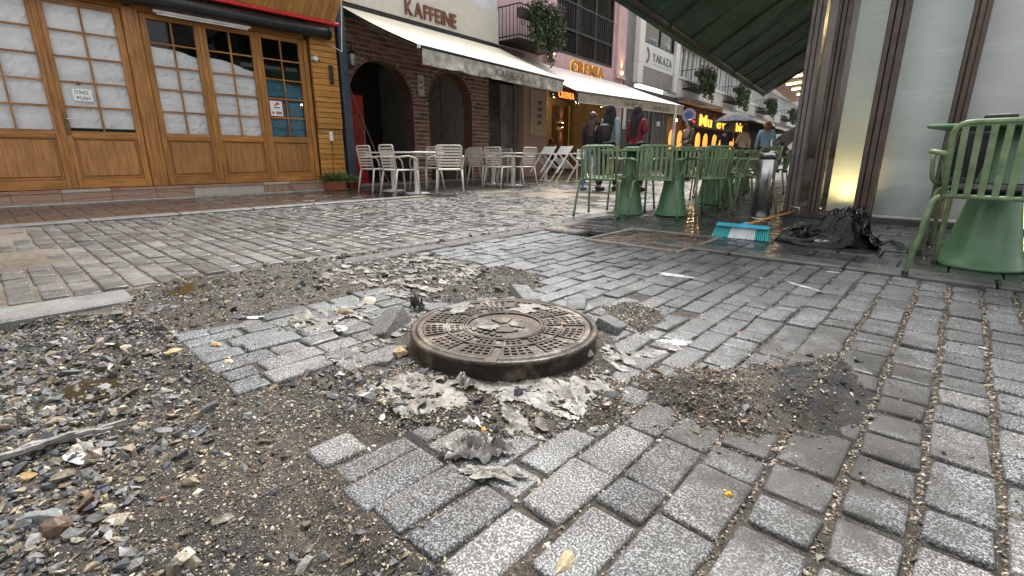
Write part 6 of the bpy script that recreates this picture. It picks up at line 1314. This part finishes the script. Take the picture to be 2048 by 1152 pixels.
    for nm in 'lr':
        _, _, an, toe = leg_p[nm]; MB().cbox((an[0] * k - .045 * k, (an[1] - .075) * k, 0), (an[0] * k + .045 * k, (toe[1] + .06) * k, .085 * k), .03 * k).build('shoe', shoe, e, True)
    def ell(c, r, nm, mat, cut=None):
        v, f = ICO2 * 1.0, ICO2F; v = v / np.linalg.norm(v, axis=1)[:, None] * np.array(r) + np.array(c)
        return v * k, f
    hm = MB(); v, f = ell((0, -.018, 1.565), (.088, .105, .118), 0, 0); hm.add(v, [tuple(q) for q in f])
    drop = .55 if scarf else hairlen
    if drop:
        n_, P = 12, []
        for i in range(n_ + 1):
            t = i / n_; z = 1.60 - (drop if not scarf else .52) * t * 1.05; wd = (.088 + (.05 if scarf else .035) * math.sin(min(1, t * 1.7) * math.pi) - .05 * max(0, t - .6)) * (1.0 if not scarf else 1.05); bk = -.055 - .085 * math.sin(min(1., t * 1.3) * math.pi * .6)
            P.append([((wd * math.sin(q)) * k, (bk + wd * .55 * (1 - math.cos(q)) * .9 + .006 * math.sin(9 * q + 3 * t)) * k, z * k) for q in np.linspace(-1.75, 1.75, 17)])
        hm.sheet(P)
    if scarf: hm.lathe([(.075 * k, 1.42 * k), (.085 * k, 1.46 * k), (.07 * k, 1.51 * k)], (0, 0, 0), 14)
    hm.build('headscarf' if scarf else 'hair', scarf or hair, e, True)
    return e
denim = plain('denim', (.10, .16, .24), .8, var=.25, vscale=20); blackc = plain('black_cloth', (.012, .012, .014), .8); sh_b = plain('blue_shoe', (.10, .15, .25), .6); dark_hair = plain('brown_hair', (.055, .025, .022), .5, var=.5, vscale=30); navy = plain('navy_cloth', (.018, .022, .035), .8)
person((-5.42, 8.22, 0), 6, 1.47, blackc, denim, sh_b, dark_hair, 'walker with long reddish-brown hair in black top and jeans', .42, stride=.20, slim=.92)
person((-5.05, 8.25, 0), -4, 1.58, plain('blue_grey_jacket', (.20, .27, .29), .75, var=.1), blackc, blackc, dark_hair, 'walker in pale blue-grey jacket and black headscarf carrying a backpack', 0, blackc, stride=.15, coat=.22)
person((-4.62, 8.48, 0), -10, 1.55, plain('burgundy_jacket', (.17, .016, .028), .75, var=.15), blackc, blackc, dark_hair, 'walker in burgundy jacket and black headscarf raising an arm', 0, plain('soft_black', (.018, .015, .018), .85), stride=.13, arms=(0, .75), coat=.10)
bp = empty('backpack', (-5.05, 8.25, 0), R(-4), 'black backpack on the walker in the pale blue-grey jacket', 'backpack'); MB().cbox((-.11, -.26, .92), (.13, -.12, 1.22), .04).build('sack', plain('backpack_black', (.010, .010, .011), .6), bp, True); MB().tube(bend([(.09, -.14, 1.0), (.13, -.08, 1.25), (.11, .06, 1.36), (.12, .12, 1.2)], .08), .013, 6).build('strap', plain('backpack_black', (.010, .010, .011), .6), bp); MB().cbox((.06, -.264, 1.08), (.078, -.258, 1.095), .001).build('red_tag', plain('red_paint', (.62, .018, .03), .35), bp)
person((-5.75, 13.4, 0), 150, 1.62, plain('olive_jacket', (.11, .085, .07), .8), navy, blackc, dark_hair, 'person in a brown jacket and cap beside the white awning post', arms=(.4, .4), stride=.05)
person((-6.1, 17.2, 0), 20, 1.68, navy, navy, blackc, plain('grey_hair', (.12, .10, .09), .6), 'person in dark clothes under the dark umbrella', arms=(0, .6), stride=.1)
person((-5.55, 17.3, 0), 60, 1.62, plain('beige_coat', (.42, .32, .24), .8), navy, blackc, dark_hair, 'person in a beige coat walking beside the umbrella', arms=(.5, 0), stride=.1)
um = empty('umbrella', (-5.85, 17.2, 0), 0, 'open dark blue-grey umbrella over two people up the street', 'umbrella'); V8 = MB()
for k in range(8):
    a0, a1 = k * math.pi / 4, (k + 1) * math.pi / 4; P = []
    for t in np.linspace(0, 1, 7): P.append([(t * .68 * (math.cos(a0) * (1 - u) + math.cos(a1) * u), t * .68 * (math.sin(a0) * (1 - u) + math.sin(a1) * u), 2.02 - .30 * t ** 1.8 + .02 * math.sin(math.pi * u) * t) for u in np.linspace(0, 1, 4)])
    MB().sheet(P).build('panel', plain('umbrella_cloth', (.022, .026, .038), .85, var=.2), um); MB().tube([(0, 0, 2.0), (.34 * math.cos(a0), .34 * math.sin(a0), 1.91), (.68 * math.cos(a0), .68 * math.sin(a0), 1.70)], .006, 5).build('rib', blk, um)
MB().tube([(0, 0, 1.10), (0, 0, 2.10)], .010, 6).build('shaft', stl, um)
person((-5.6, 22.5, 0), -40, 1.66, blackc, navy, blackc, dark_hair, 'dark-clad person far up the street past the umbrella', stride=.12)
person((-4.35, 15.5, 0), 20, 1.62, plain('sky_jacket', (.22, .36, .46), .7), navy, blackc, plain('auburn_hair', (.16, .05, .02), .6), 'person in a light blue jacket near the folded grey parasol', .2, stride=.12)
person((-4.9, 28, 0), 10, 1.68, plain('beige_coat', (.42, .32, .24), .8), navy, blackc, dark_hair, 'pale-coated person farthest up the street', stride=.12)
person(rw(-.9, 9.75), 30, 1.30, plain('rose_top', (.22, .07, .07), .8), navy, blackc, dark_hair, 'seated-height guest in a rose top inside the warm cafe', .2, stride=0)
gp_ = empty('covered_parasol', (-4.05, 15.3, 0), 0, 'grey canvas covered folded parasol leaning up the street', 'parasol'); b = MB(); P = []
for i in range(12):
    t = i / 11; P.append([(.10 + .75 * t + (.16 - .10 * t) * math.cos(a) * (1 + .2 * math.sin(5 * a)), .1 * t, .95 + .62 * t + (.20 - .08 * t) * math.sin(a) * (1 + .2 * math.cos(4 * a))) for a in np.linspace(0, 2 * math.pi, 21)])
b.sheet(P).build('cover', plain('grey_cover', (.16, .15, .145), .7, var=.4, vscale=8), gp_, True); MB().tube([(-.1, 0, 0), (.2, 0, 1.0)], .03, 8).build('pole', blk, gp_)

bpy.data.scenes.remove(SIDE)
